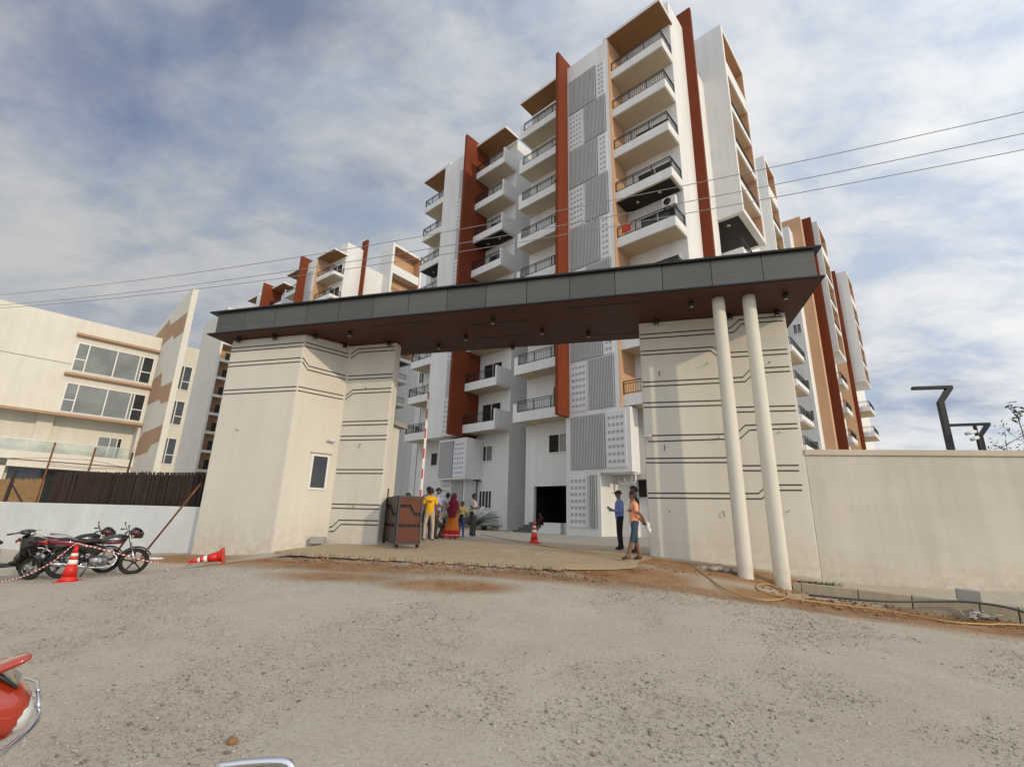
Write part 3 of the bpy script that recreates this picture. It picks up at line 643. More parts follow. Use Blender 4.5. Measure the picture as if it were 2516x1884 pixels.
# ------------------------------------------------------------------ apartment blocks (local x = along the front, y = into the block, z up)
def railing(mb, p0, p1, zb, lo=.70, hi=1.42, gap=.145):
    p0, p1 = Vector((*p0, 0)), Vector((*p1, 0)); L = (p1-p0).length; d = (p1-p0)/L; a = math.atan2(d.y, d.x)
    Mx = Matrix.Translation((p0.x, p0.y, zb)) @ Matrix.Rotation(a, 4, 'Z')
    mb.box(0, L, -.025, .025, hi-.045, hi, mat=Mx); mb.box(0, L, -.015, .015, hi-.17, hi-.135, mat=Mx); mb.box(0, L, -.015, .015, lo, lo+.035, mat=Mx)
    n = max(1, round(L/1.25))
    for i in range(n+1): x = min(max(i*L/n, .02), L-.02); mb.box(x-.02, x+.02, -.02, .02, lo-.07, hi-.046, mat=Mx)
    n = int(L/gap)
    for i in range(1, n): x = i*L/n; mb.box(x-.009, x+.009, -.009, .009, lo+.036, hi-.171, mat=Mx)
def balcony(parent, u0, u1, w0, w1, zb, left=None, right=None, ph=.63, name='balcony'):
    b = MB().box(u0, u1, w0, w0+.12, zb, zb+ph)
    b.box(u0, u1, w0+.121, w1, zb+.02, zb+.2, 1)
    r = MB(); ru0, ru1 = u0+.03, u1-.03
    if right == 'solid': b.box(u1-.14, u1, w0+.121, w1, zb+.001, zb+1.52); b.box(u1-.14, u1, w0, w0+.12, zb+ph+.001, zb+1.52); ru1 = u1-.15
    elif right: b.box(u1-.12, u1, w0+.121, w1, zb+.001, zb+ph)
    if left == 'solid': b.box(u0, u0+.14, w0+.121, w1, zb+.001, zb+1.3); b.box(u0, u0+.34, w0, w0+.12, zb+ph+.001, zb+1.25); ru0 = u0+.36
    elif left: b.box(u0, u0+.12, w0+.121, w1, zb+.001, zb+ph)
    railing(r, (ru0, w0+.06), (ru1, w0+.06), zb)
    if right == 'rail': railing(r, (u1-.06, w0+.10), (u1-.06, w1-.02), zb)
    if left == 'rail': railing(r, (u0+.06, w0+.10), (u0+.06, w1-.02), zb)
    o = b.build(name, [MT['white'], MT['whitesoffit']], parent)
    r.build('railing', MT['iron'], o); return o
def glazing(parent, u0, u1, w, z0, z1, n=2, gl='glass', name='window', fw_=.06, dark_first=False):
    f = MB(); x = [u0 + (u1-u0)*i/n for i in range(n+1)]
    f.box(u0, u1, w-.045, w+.04, z1-fw_, z1); f.box(u0, u1, w-.045, w+.04, z0, z0+fw_)
    for i, q in enumerate(x): f.box(max(u0, q-fw_/2) if 0 < i < n else (u0 if i == 0 else u1-fw_), (u0+fw_ if i == 0 else (u1 if i == n else q+fw_/2)), w-.046, w+.04, z0+fw_+.001, z1-fw_-.001)
    o = f.build(name, MT['frame'], parent)
    for i in range(n): MB().box(x[i]+.01, x[i+1]-.01, w-.02+(.012 if i % 2 else 0), w-.008+(.012 if i % 2 else 0), z0+.03, z1-.03).build('pane', MT['void'] if (dark_first and i == 0) else MT[gl], o)
    return o
def canopy_slab(parent, u0, u1, w0, w1, z):
    o = MB().box(u0, u1, w0, w1, z+.02, z+.24).build('roof_canopy', MT['white'], parent)
    MB().box(u0+.04, u1-.04, w0+.04, w1, z-.012, z+.019).build('soffit', MT['soffit'], o)
def dark_soffit(parent, u0, u1, w0, w1, z):
    o = MB().box(u0, u1, w0, w1, z-.05, z+.0).build('soffit_cladding', MT['dark'], parent)
    for k in (.3, .72): MB().lathe([(.10, z-.075), (.10, z-.05)], 12, 0, Matrix.Translation((u0+(u1-u0)*k, (w0+w1)/2, 0))).build('downlight', MT['downlight'], o)
def screen(parent, u0, u1, w, z0, z1, sq_left, sqw=1.22, cols=4, rows=7):
    m = .05
    a0, a1 = (u0, u0+sqw) if sq_left else (u1-sqw, u1)
    s0, s1 = (u0+sqw, u1) if sq_left else (u0, u1-sqw)
    o = MB().box(a0+m, a1-m, w-.05, w-.002, z0+m, z1-m).build('screen_panel', MT['panelwhite'], parent)
    q = MB(); px = (a1-a0-.25)/cols; pz = (z1-z0-.35)/rows; h = min(px, pz)*.27
    for i in range(cols):
        for j in range(rows):
            x, z = a0+.125+px*(i+.5), z0+.175+pz*(j+.5); t = .03
            q.box(x-h, x+h, w-.058, w-.051, z+h-t, z+h); q.box(x-h, x+h, w-.058, w-.051, z-h, z-h+t); q.box(x-h, x-h+t, w-.058, w-.051, z-h+t, z+h-t); q.box(x+h-t, x+h, w-.058, w-.051, z-h+t, z+h-t)
    c = q.build('square_relief', MT['relief'], o, stuff=True)
    o = MB().box(s0+m, s1-m, w-.03, w-.002, z0+m, z1-m).build('louvre_panel', MT['relief'], parent)
    q = MB(); n = int((s1-s0-.1)/.105)
    for i in range(n):
        x = s0+m+.02+(s1-s0-2*m-.04)*(i+.5)/n; q.box(x-.029, x+.029, w-.075, w-.031, z0+m, z1-m)
    q.build('louvre_slat', MT['slat'], o, stuff=True)
def recess_tower(parent, u0, u1, w0, w1, z0, z1, levels, dark=True, skin='white', depth=1.5):
    t = .34
    b = MB().box(u0, u1, w0, w0+t, z0, z1).box(u0, u1, w1-t, w1, z0, z1).box(u0, u1, w0+t, w1-t, z1-t, z1-.001).box(u0, u1, w0+t, w1-t, z0+.001, z0+.36)
    b.box(u0, u1-depth, w0+t, w1-t, z0+.361, z1-t-.001)
    o = b.build('bay_tower', MT[skin], parent)
    l = MB().box(u1-depth+.001, u1-depth+.02, w0+t+.01, w1-t-.01, z0+.37, z1-t-.01).box(u1-depth+.02, u1-.05, w1-t-.02, w1-t-.002, z0+.37, z1-t-.01).box(u1-depth+.02, u1-.05, w0+t+.02, w1-t-.03, z1-t-.04, z1-t-.006)
    l.build('bay_lining', MT['peach'], o)
    for i, z in enumerate(levels):
        h = 1.25 if i == 0 else .46
        MB().box(u1-.14, u1-.01, w0+t+.003, w1-t-.10, z, z+h).box(u1-depth+.03, u1-.141, w0+t+.003, w1-t-.10, z+.01, z+.16, 1).build('bay_spandrel', [MT[skin], MT['whitesoffit']], o)
        if i: r = MB(); railing(r, (u1-.08, w0+t+.02), (u1-.08, w1-t-.14), z-.3); r.build('railing', MT['iron'], o)
    if dark:
        d = MB().box(u0, u1-.42, w0+.36, w1-.4, z0-.012, z0+.0).build('soffit_cladding', MT['dark'], o)
        MB().lathe([(.13, z0-.04), (.13, z0-.012)], 12, 0, Matrix.Translation(((u0*.45+u1*.55), w0+1.1, 0))).build('downlight', MT['downlight'], d)
    return o
LV = [7.72, 11.02, 14.32, 17.64, 20.92, 24.2, 27.46, 30.71]
def apartment(label):
    T = thing('apartment_block', label, 'apartment building', BA, BRZ)
    b = MB()
    for q in ((-18.4, -14.91, 4.1, 8, .2, 34.0), (-14.91, -10.91, 4.1, 8, .2, 7.59), (-14.9, -10.9, 2.1, 8, 7.6, 34.1), (-12.95, -9.8, 2.1, 4.09, 4.25, 7.3), (-13.2, -10.3, 2.6, 4.09, .2, 4.249), (-10.899, -7.2, 3.95, 12, .2, 34.04), (-24, -18.41, 7.5, 14, .2, 33.9),
              (-4.6, -3.85, 2.85, 3.1, .2, 34.04), (-3.849, 0, 2.85, 3.1, 3.62, 34.04), (-3.849, 0, 2.85, 3.1, .2, 1.36), (-.6, 0, 2.851, 3.1, 1.361, 3.619), (-4.6, 0, 3.101, 8.99, 3.7, 34.03), (-4.6, -4.3, 3.101, 8.99, .2, 3.699), (-7.2, -4.601, 9, 12, .2, 34.02), (-4.3, 3, 7.5, 9, .2, 3.69),
              (0, .25, 1.1, 2.849, .2, 7.44), (.25, 3.66, 1.1, 9, 7.601, 34.0), (.25, 4.22, 1.1, 2.0, 4.1, 7.6), (0.0, 2.28, 1.102, 3.2, .2, 4.099), (.25, 3.66, 2.001, 9, 4.1, 7.6), (2.281, 3.4, 2.95, 9, .2, 4.09), (3.4, 6.4, 2.95, 3.2, 3.85, 4.09), (3.4, 7.4, 3.3, 9, .2, 2.9), (3.661, 7.4, 2.951, 9, 4.1, 34.06), (5.6, 7.4, 2.95, 5.35, 34.06, 36.15),
              (-24, 6.2, 9.01, 29, .2, 33.95), (3.3, 3.659, 1.099, 1.6, 34.001, 34.35), (-14.9, -14.2, 2.099, 2.6, 34.101, 34.4)): b.box(*q)
    b.build('wall', MT['white'], T)
    MB().box(-4.29, 0, 3.2, 7.49, 1.361, 1.38).box(-4.29, -.01, 7.46, 7.49, 1.39, 3.69).box(-4.295, -4.27, 3.3, 7.45, 1.39, 3.69).box(-4.26, -.01, 3.3, 7.45, 3.66, 3.695).box(-.03, -.008, 3.3, 7.45, 1.39, 3.65).build('porch_shade_lining', MT['void'], T)  # near-black lining added so the porch's shade sits in its colour
    MB().box(3.45, 6.3, 3.21, 3.29, 2.91, 3.84).build('opening_shade_sheet', MT['void'], T)  # black sheet painted as the shade of a ground-floor opening
    # terracotta fins
    fm = MB().box(.002, .248, 0, 2.845, 7.445, 34.65).build('fin', MT['terracotta'], T); fm['label'] = 'terracotta fin left of the louvred panels'
    MB().box(-10.9, -10.652, 1.0, 3.94, 7.5, 34.7).build('fin', MT['terracotta'], T)
    MB().box(6.9, 8.05, 5.36, 5.62, 4.2, 37.6).build('fin', MT['terracotta'], T)
    MB().box(3.662, 3.70, 1.105, 2.949, 7.6, 34.04).build('side_cladding', MT['peach'], T)
    # louvre and square-relief screens
    top = 32.55
    for i in range(8): screen(T, .34, 3.42, 1.1, top-3.11*(i+1)+.0, top-3.11*i, i % 2 == 1, 1.24 if i % 2 else .72, 4 if i % 2 else 2)
    screen(T, .28, 4.0, 1.1, 4.3, 7.46, False, 1.30); 
    screen(T, .18, 2.1, 1.102, 1.15, 4.06, True, 1.32)
    for i in range(8): screen(T, -12.78, -11.1, 2.1, 32.5-3.11*(i+1), 32.5-3.11*i, True, 1.5 if i % 2 else .02) if i % 2 else MB().box(-12.6, -11.1, 2.06, 2.098, 32.5-3.11*(i+1)+.05, 32.5-3.11*i-.05).build('screen_panel', MT['panelgrey'], T)
    screen(T, -12.9, -9.85, 2.1, 4.35, 7.2, False, 1.3); screen(T, -13.1, -10.4, 2.6, 1.1, 4.2, True, 1.3)
    # balcony stacks
    for u0, u1, w0, w1, l, r in ((3.705, 7.4, 1.36, 2.948, None, 'rail'), (-4.62, -.002, 1.44, 2.848, 'solid', None), (-10.64, -7.2, 2.36, 3.948, None, 'solid'), (-18.25, -14.905, 2.45, 4.098, 'rail', None)):
        p = balcony(T, u0, u1, w0, w1, LV[0], l, r)
        for z in LV[1:]: inst(p, dz=z-LV[0])
    for u0, u1, w in ((4.5, 6.9, 2.95), (-2.3, -.3, 2.85), (-10.15, -8.1, 3.95), (-17.6, -15.5, 4.1)):
        d = glazing(T, u0, u1, w-.005, LV[0]+.21, LV[0]+2.45, 2, 'glass', 'sliding_door')
        for z in LV[1:]: inst(d, dz=z-LV[0])
    for u0, u1, w0, w1 in ((3.6, 7.55, 1.05, 3.1), (-4.6, -.01, 1.3, 2.84), (-10.64, -7.1, 2.2, 3.94), (-18.3, -14.3, 2.09, 4.09)): canopy_slab(T, u0, u1, w0, w1, 34.10)
    dark_soffit(T, 3.72, 7.2, 1.55, 2.94, 20.93); dark_soffit(T, -10.62, -7.4, 2.55, 3.94, 24.21); dark_soffit(T, -18.1, -14.92, 2.6, 4.09, 24.21)
    # windows of the lower storeys
    glazing(T, -2.65, -.9, 2.845, 5.68, 6.93, 2, 'glassgrey', dark_first=True)
    glazing(T, -10.18, -8.83, 3.945, 5.65, 6.88, 2, 'glassgrey', dark_first=True); glazing(T, -10.1, -8.75, 3.945, 2.2, 3.52, 4, 'glass')
    glazing(T, -16.4, -15.5, 4.095, 5.67, 6.80, 1, 'glass')
    for z0, z1 in ((15.0, 16.3), (12.5, 13.55), (9.3, 10.5)): glazing(T, -27.7+4, -26.55+4, 7.495, z0, z1, 3, 'glass')
    pm = MB()
    for u, z0, z1 in ((-19.6, 6.9, 8.6), (-20.2, 7.2, 8.4), (-19.3, 2.2, 4.6), (-20.9, 2.2, 5.9), (-19.1, 12.3, 16.0)): pm.box(u-.05, u+.05, 7.42, 7.49, z0, z1)
    pm.box(-18.62, -18.41, 4.2, 4.4, .2, 33.5); pm.build('drain_pipe_and_edge_shade', MT['iron'], T)  # this tall box is a painted edge shadow beside the wall, not a pipe
    for k, z in enumerate((4.45, 3.9)): 
        pp_ = MB().tube([(2.6+k*.4, 2.5, 4.08), (2.6+k*.4, 2.5, 3.75), (2.8+k*.4, 2.5, 3.62), (3.3+k*.2, 2.5, 3.62), (3.45+k*.2, 2.5, 3.75), (3.45+k*.2, 2.5, 4.08)], .07, 10).build('waste_pipe', MT['camwhite'], T)
    for u in (5.0, 5.32): MB().tube([(u, 2.85, 4.0), (u, 2.82, 3.1)], .10, 12).build('duct', MT['chrome'], T)
    MB().tube([(5.4, 2.8, 3.2), (5.5, 2.75, 2.6), (5.9, 2.7, 2.35), (6.4, 2.7, 2.45)], .07, 10).build('waste_pipe', MT['camwhite'], T)
    # projecting bays on the right flank
    recess_tower(T, 6.21, 9.09, 8.9, 14.4, 21.95, 38.6, [34.05, 30.75, 27.5, 24.3])
    recess_tower(T, 5.2, 7.64, 25.8, 29.95, 21.95, 38.7, [34.1, 30.8, 27.5, 24.3])
    p = balcony(T, 6.21, 8.75, 9.2, 13.6, 18.85, None, 'rail'); inst(p, dz=-3.3); inst(p, dz=-6.6)
    p = balcony(T, 6.21, 7.85, 25.3, 30.2, 16.9, None, 'rail'); inst(p, dz=-3.25); inst(p, dz=-6.5); inst(p, dz=-9.2)
    return T
main = apartment('tall white apartment block with terracotta fins standing right behind the gate')
twin = copy_tree(main)
off = bp(-44.6, .7) - BA
twin.location = BA + off; twin.rotation_euler = (0, 0, BRZ + .09)
twin['label'] = 'more distant white apartment block whose top floors show above the left half of the canopy'
for ch in twin.children:
    if ch.get('label', '').startswith('terracotta'): ch.location.x += 1.3; ch.location.y += .0
# the blocks further back on the right
far = thing('apartment_block', 'distant apartment block with a broad peach fin beyond the right end of the canopy', 'apartment building', BA, BRZ)
MB().box(-14, 7.2, 36.5, 62, .2, 36).box(-14, 7.9, 62, 82, .2, 36).build('wall', MT['white'], far)
p = MB().box(3.5, 8.2, 38.5, 39.7, .2, 38.0).build('fin', MT['peach'], far); p['label'] = 'broad peach fin'
MB().box(7.3, 9.02, 40.6, 40.9, .2, 38.7).build('fin', MT['terracotta'], far); MB().box(7.3, 8.85, 58.6, 58.9, .2, 39.1).build('fin', MT['terracotta'], far)
MB().box(7.25, 8.35, 58.1, 58.55, .2, 30).build('fin', MT['peach'], far)
recess_tower(far, 7.21, 9.54, 41.5, 46.8, 21.1, 38.35, [34.05, 30.8, 27.5, 24.3], False)
recess_tower(far, 7.21, 10.15, 59.5, 65.2, 21.6, 39.0, [34.05, 30.8, 27.5, 24.3], False)
p = balcony(far, 7.21, 9.4, 41.4, 45.5, 17.2, None, 'rail'); inst(p, dz=-3.3); inst(p, dz=-6.6)
p = balcony(far, 7.21, 10.1, 59.3, 64.6, 17.3, None, 'rail'); inst(p, dz=-3.6); inst(p, dz=-6.9)
d = glazing(far, 6.15, 7.0, 36.49, 22.4, 23.55, 2, 'glassgrey'); [inst(d, dz=q) for q in (-3.3, -6.6, -10.0, -13.3)]
farleft = thing('apartment_block', 'cream flank of an apartment block with a stack of balconies seen between clubhouse and gatehouse', 'apartment building', BA, BRZ)
recess_tower(farleft, -92, -78, 2.6, 12.5, .2, 38, [30.8, 27.5, 24.2, 20.9, 17.6, 14.3, 11.0, 7.7, 4.4], False, 'towercream', 2.0)
d = None
for z in (30.8, 27.5, 24.2, 20.9, 17.6, 14.3, 11.0, 7.7, 4.4):
    MB().box(-79.95, -79.9, 4.2, 6.2, z+.2, z+2.3).build('door', MT['glass'], farleft); MB().box(-79.95, -79.9, 7.6, 9.6, z+.2, z+2.3).build('door', MT['glass'], farleft)
def ac_unit(loc, rz, label):
    t = thing('air_conditioner', label, 'air conditioner', loc, rz)
    MB().box(-.42, .42, 0, .32, 0, .62).build('casing', MT['camwhite'], t, bevel=.02)
    MB().lathe([(.23, 0), (.23, .02)], 20, 0, Matrix.Translation((-.08, -.001, .31)) @ Matrix.Rotation(R(90), 4, 'X')).build('fan_grille', MT['blackplastic'], t)
    MB().box(-.36, -.30, .0, .5, -.05, 0).box(.30, .36, 0, .5, -.05, 0).build('bracket', MT['iron'], t)
ac_unit(bp(6.7, 2.3, 19.75), BRZ, 'white air conditioner unit under the dark balcony soffit near the terracotta fin')
o = MB().box(-.30, .30, -.02, .02, -.55, 0).box(-.30, .30, .021, .07, -.25, 0).build('cloth', cloth('red_cloth', (.42, .05, .03))); o.location = bp(4.35, 1.40, 19.06); o.rotation_euler = (0, 0, BRZ); tag(o, 'red cloth hung over the balcony rail beside the peach cladding, below the dark soffit', 'cloth')
# entrance steps in front of the porch
st = thing('entrance_steps', 'dark stone steps with a white stepped side wall leading up to the dark porch', 'steps', BA, BRZ)
for i in range(4): MB().box(-4.25+.12*i, -2.35+.19*i-.02, 1.3+.38*i, 2.845, .72+.165*i+.001, .72+.165*(i+1)).build('step', MT['step'], st)
w_ = MB()
for i in range(4): w_.box(-2.35+.19*i, -.55, 1.28+.001*i, 2.84, .55 if i == 0 else .72+.165*i+.001, .72+.165*(i+1))
w_.build('side_wall', MT['white'], st)
MB().box(-.549, -.05, 1.6, 2.84, .5, 1.38).build('landing', MT['white'], st)

# ------------------------------------------------------------------ clubhouse on the left
cl = thing('clubhouse', 'cream three storey clubhouse with wide windows, tan ledges and a tall zigzag blade', 'building', BA, BRZ)
b = MB().box(-50, -31, -75, -13.79, 8.05, 15.38).box(-50, -32.3, -75, -13.79, .0, 8.049).box(-32.299, -31.02, -13.98, -13.79, 5.18, 8.049).box(-32.299, -31.9, -19.74, -18.86, 5.18, 8.049).box(-32.299, -31.3, -40, -38.5, 0, 8.049).box(-32.299, -31.1, -21.8, -20.6, 0, 4.6).box(-32.299, -31.1, -75, -13.79, 4.1, 4.55)
b.build('wall', MT['clubcream'], cl)
for z0, z1, w0 in ((14.02, 14.2, -19.05), (10.92, 11.1, -19.1), (7.86, 8.046, -75)): MB().box(-31.02 if z0 < 8 else -30.999, -30.62, w0, -13.795, z0, z1).build('ledge', MT['tan'], cl)
MB().box(-30.999, -30.99, -75, -18.85, 11.76, 11.80).build('joint_line', MT['relief'], cl)
o = MB().box(-32.29, -30.95, -75, -13.70, 4.6, 5.17).build('balcony_slab', MT['clubcream'], cl)
r_ = MB(); 
for i in range(26): r_.box(-31.03, -31.0, -14.2-2.3*(i+1)+.01, -14.2-2.3*i-.01, 5.18, 5.96)
r_.build('glass_balustrade', MT['balglass'], o); MB().box(-31.04, -30.985, -74, -13.8, 5.965, 6.0).build('handrail', MT['alu'], o)
def wall_window(parent, u, w0, w1, z0, z1, cols, trans=None, gl='glassgrey', name='window', transoms=None):
    f = MB(); t = .07
    f.box(u-.02, u+.05, w0, w1, z1-t, z1).box(u-.02, u+.05, w0, w1, z0, z0+t)
    xs = [w0] + [w0+(w1-w0)*c_ for c_ in cols] + [w1]
    for i, x in enumerate(xs): a = w0 if i == 0 else (w1-t if i == len(xs)-1 else x-t/2); f.box(u-.021, u+.051, a, a+t, z0+t+.001, z1-t-.001)
    for i in (transoms or []): f.box(u-.019, u+.049, xs[i]+.03, xs[i+1]-.03, z0+(z1-z0)*trans-t/2, z0+(z1-z0)*trans+t/2)
    o = f.build(name, MT['frame'], parent)
    for i in range(len(xs)-1): MB().box(u-.0, u+.012, xs[i]+.02, xs[i+1]-.02, z0+.03, z1-.03).build('pane', MT['glass'] if (i == len(xs)-2 and len(xs) > 3) else MT[gl], o)
wall_window(cl, -31, -18.82, -13.98, 11.3, 13.54, [.145, .50, .80, .845], .42, transoms=[0, 4]); wall_window(cl, -31, -18.82, -13.96, 8.18, 10.4, [.145, .50, .80, .845], .42, transoms=[0, 4])
wall_window(cl, -32.3, -16.1, -14.57, 5.19, 6.88, [.5, .8], name='sliding_door')
for w0, w1 in ((-30, -26.5), (-24.5, -21.9), (-20.4, -14.4)): MB().box(-32.298, -32.28, w0, w1, .9, 4.08).build('window', MT['glass'], cl)
bx = Matrix(((1, 0, 0, 0), (0, 0, 1, 0), (0, 1, 0, 0), (0, 0, 0, 1)))
bl_ = MB().prism([(-37, 16.85), (-24.4, 18.0), (-23.75, .2), (-37, .2)], -13.78, -13.40, 0, bx).build('blade_wall', MT['clubcream'], cl)
for poly in ([(-36.5, 16.1), (-30.15, 16.9), (-29.3, 16.16), (-24.36, 15.96), (-24.30, 14.35), (-26.93, 14.37), (-27.55, 14.87), (-36, 14.4)], [(-31.05, 11.7), (-28.14, 11.86), (-27.5, 10.58), (-24.16, 10.42), (-24.1, 9.0), (-26.2, 9.05), (-26.9, 9.5), (-31.05, 9.62)], [(-31.1, 6.53), (-29.9, 7.19), (-24.02, 7.26), (-23.99, 6.1), (-26.2, 6.0), (-26.9, 5.51), (-31.1, 5.43)]):
    MB().prism(poly, -13.795, -13.779, 0, bx).build('zigzag_band', MT['tan'], bl_)
MB().box(-38, -29.5, -13.355, -11.34, 0, 14.77).build('stair_block', MT['clubcream'], cl)
for z0, z1 in ((11.0, 13.1), (8.1, 10.12), (4.93, 7.06)): wall_window(cl, -29.5, -12.58, -11.53, z0, z1, [.42], .36, 'glass', transoms=[1])

# ------------------------------------------------------------------ fence, reeds and posts behind the low wall (gate frame)
ff = thing('reed_fence', 'dark brown reed screen fence standing behind the low blue white wall', 'fence', gw(0, 0), GRZ)
rb = MB()
for i in range(300):
    x = -21.55 + i*.0237; h = 2.80 + rnd.gauss(0, .007) + (.05 if rnd.random() < .03 else 0)
    rb.tube([(x+rnd.gauss(0, .012), -.45+rnd.gauss(0, .02), .0), (x+rnd.gauss(0, .025), -.45+rnd.gauss(0, .02), h)], rnd.uniform(.010, .017), 5)
rb.build('reed', MT['reed'], ff, stuff=True)
MB().box(-21.6, -14.4, -.40, -.385, .0, 2.72).build('backing_mat', MT['reed'], ff)
lb = ['thin leaning rusty post at the left end of the reed fence', 'rusty post rising above the middle of the reed fence', 'dark post rising near the blade wall above the reed fence', 'stout dark leaning post left of the reed fence']
pst = [((-22.25, .45, .1), (-22.15, .40, 3.95)), ((-20.1, .42, .1), (-19.95, .38, 3.72)), ((-18.14, .42, .1), (-18.02, .38, 3.52)), ((-23.9, .5, .1), (-23.82, .45, 2.88))]
for (p0, p1), l_ in zip(pst, lb):
    o = MB().tube([gw(*p0), gw(p1[0], p1[1], p1[2])], .03 if 'stout' not in l_ else .06, 8).build('fence_post', MT['rust'] if 'rusty' in l_ else MT['reed']); tag(o, l_, 'post')
o = MB().tube([gw(-23.85, .48, 2.42), gw(-22.45, .6, 1.5)], .03, 8).build('brace_pole', MT['reed']); tag(o, 'diagonal dark brace leaning on the stout post beside the reed fence', 'pole')
for k, (z0, z1) in enumerate(((3.35, 2.95), (3.05, 2.9), (3.12, 2.97))):
    q = MB().tube([gw(-34, .5, 3.35+(.0 if k == 0 else 99)) if k == 0 else gw(-22.2, .40, z0), gw(-22.18, .40, z0), gw(-20.0, .38, z0-.10-.03*k), gw(-18.05, .38, z1)], .007, 5).build('fence_wire', MT['iron'])
    tag(q, ('long wire strung across all posts above the reed fence', 'upper of the two short wires above the reed fence', 'lower of the two short wires above the reed fence')[k], 'wire')
pk = thing('picket_fence', 'tan bamboo picket fence glimpsed left of the reed screen', 'fence', gw(0, 0), GRZ)
q = MB()
for i in range(90): q.box(-33.5+i*.062, -33.465+i*.062, 3.0, 3.02, .2, 2.78+rnd.gauss(0, .03))
q.build('picket', MT['bamboo'], pk, stuff=True); MB().box(-33.6, -27.8, 3.021, 3.05, 2.25, 2.32).box(-33.6, -27.8, 3.021, 3.05, 1.9, 1.96).build('rail', MT['reed'], pk)
o = MB().tube([gw(-14.95, 1.62, .13), gw(-13.45, 1.42, 2.36)], .028, 8).build('rusty_pole', MT['rust']); tag(o, 'long rusty pole leaning on the low wall beside the gatehouse', 'pole')

# ------------------------------------------------------------------ sliding gate leaf, barrier
lf = thing('gate_leaf', 'low brown wood panelled gate leaf with dark stepped gaps parked beside the gatehouse', 'gate', (-3.12, 13.86, .735), R(24.1))
def leaf_panel(L, Mx, m):
    f = MB()
    f.box(0, .05, -.03, .03, .07, 1.39, mat=Mx).box(L-.05, L, -.03, .03, .07, 1.39, mat=Mx).box(.051, L-.051, -.03, .03, 1.34, 1.39, mat=Mx).box(.051, L-.051, -.03, .03, .07, .13, mat=Mx)
    for x in (.35*L, .62*L, .8*L): f.box(x, x+.02, .0, .02, .131, 1.339, mat=Mx)
    f.build('frame', MT['gateframe'], lf)
    MB().box(.052, L-.052, .024, .029, .131, 1.339, mat=Mx).build('gap_shade_sheet', MT['dark'], lf)  # black backing added behind the open gaps; their shade is painted
    A = Mx @ Matrix(((1, 0, 0, 0), (0, 0, 1, 0), (0, 1, 0, 0), (0, 0, 0, 1)))
    for poly in ([(.055, .135), (L-.055, .135), (L-.055, .53), (.055, .53)], [(.055, .61), (L-.055, .61), (L-.055, .84), (.66*L, .84), (.46*L, 1.06), (.055, 1.06)], [(.055, 1.15), (.50*L, 1.15), (.70*L, .93), (L-.055, .93), (L-.055, 1.335), (.055, 1.335)]):
        MB().prism(poly, -.018, -.002, 0, A).build('wood_panel', m, lf)
leaf_panel(.70, Matrix.Identity(4), MT['woodgate'])
MT['woodgatedark'] = paint('dark_wood_laminate', (.045, .022, .014), .5, var=.3, scale=2.5)
leaf_panel(1.75, Matrix.Translation((0, 1.78, 0)) @ Matrix.Rotation(R(-90), 4, 'Z'), MT['woodgatedark'])
for x, y in ((.06, .06), (.64, .06), (.0, 1.7)):
    o = MB().lathe([(.05, -.02), (.055, 0), (.05, .02)], 14, 0, Matrix.Translation((x, y, .03)) @ Matrix.Rotation(R(90), 4, 'X')).build('wheel', MT['rubber'], lf)
MB().box(-.02, .02, 1.74, 1.80, 1.39, 1.66).build('guide_post', MT['gateframe'], lf)
bt = thing('boom_barrier', 'red and white striped barrier boom standing upright on a navy cabinet', 'barrier', (-3.10, 16.3, .76), R(10))
MB().box(-.15, .15, -.13, .13, 0, 1.02).build('cabinet', MT['navy'], bt, bevel=.015)
q = MB(); z = .98; k = 0
while z < 5.0:
    z2 = min(z+(.33 if k % 2 else .36), 5.05); q.box(.135, .20, -.045, .0, z, z2, 1); q.box(.118, .1345, -.05, .0, z, z2, 0 if k % 2 else 1); q.box(.135, .168, -.050, -.0452, z, z2, 0 if k % 2 else 1); z = z2; k += 1  # red bands stop halfway; the white right half is painted sunlight
q.build('boom', [MT['redpaint'], MT['boomwhite']], bt)

# ------------------------------------------------------------------ traffic cones and rope
def cone():
    t = thing('traffic_cone', '', 'traffic cone', group='red traffic cones')
    b = MB().box(-.19, .19, -.19, .19, 0, .035).lathe([(.165, .036), (.158, .075), (.135, .10), (.125, .13)], 8)
    b.build('base', MT['cone'], t, bevel=.01)
    body = MB()
    pr = lambda z: .128 - (z-.13)*(.128-.030)/.60
    for z0, z1, m in ((.125, .36, 0), (.36, .45, 1), (.45, .52, 0), (.52, .58, 1), (.58, .73, 0)):
        body.lathe([(pr(z0)-.001*(m == 0), z0), (pr(z1)-.001*(m == 0), z1)], 20, m)
    body.lathe([(.030, .73), (.042, .735), (.042, .765), (.024, .775)], 14, 0)
    body.build('body', [MT['cone'], MT['conewhite']], t); return t
c0 = cone(); c0.location = (-9.15, 10.7, .055); c0.rotation_euler = (0, 0, .4); c0['label'] = 'upright red cone with white bands in front of the parked motorcycles'
c1 = copy_tree(c0); c1.location = (.93, 17.4, .772); c1.rotation_euler = (0, 0, .9); c1['label'] = 'upright red cone on the forecourt in front of the dark porch steps'
c2 = copy_tree(c0); c2['label'] = 'red cone lying on its side before the gatehouse'
dvec = Vector((-.88, -.34, -.20)).normalized(); c2.rotation_euler = dvec.to_track_quat('Z', 'Y').to_euler(); c2.location = Vector((-7.28, 12.98, gzz(-7.28, 12.98)+.20))
rp_ = smooth3([(-11.0, 10.6, .03), (-10.55, 10.7, .03), (-10.1, 10.74, .16), (-9.6, 10.72, .44), (-9.18, 10.66, .80), (-9.02, 10.72, .80), (-8.7, 11.2, .62), (-8.35, 11.8, .40), (-8.22, 12.4, .26), (-8.15, 12.8, .22), (-8.08, 13.05, .235)], 14)
q = MB()
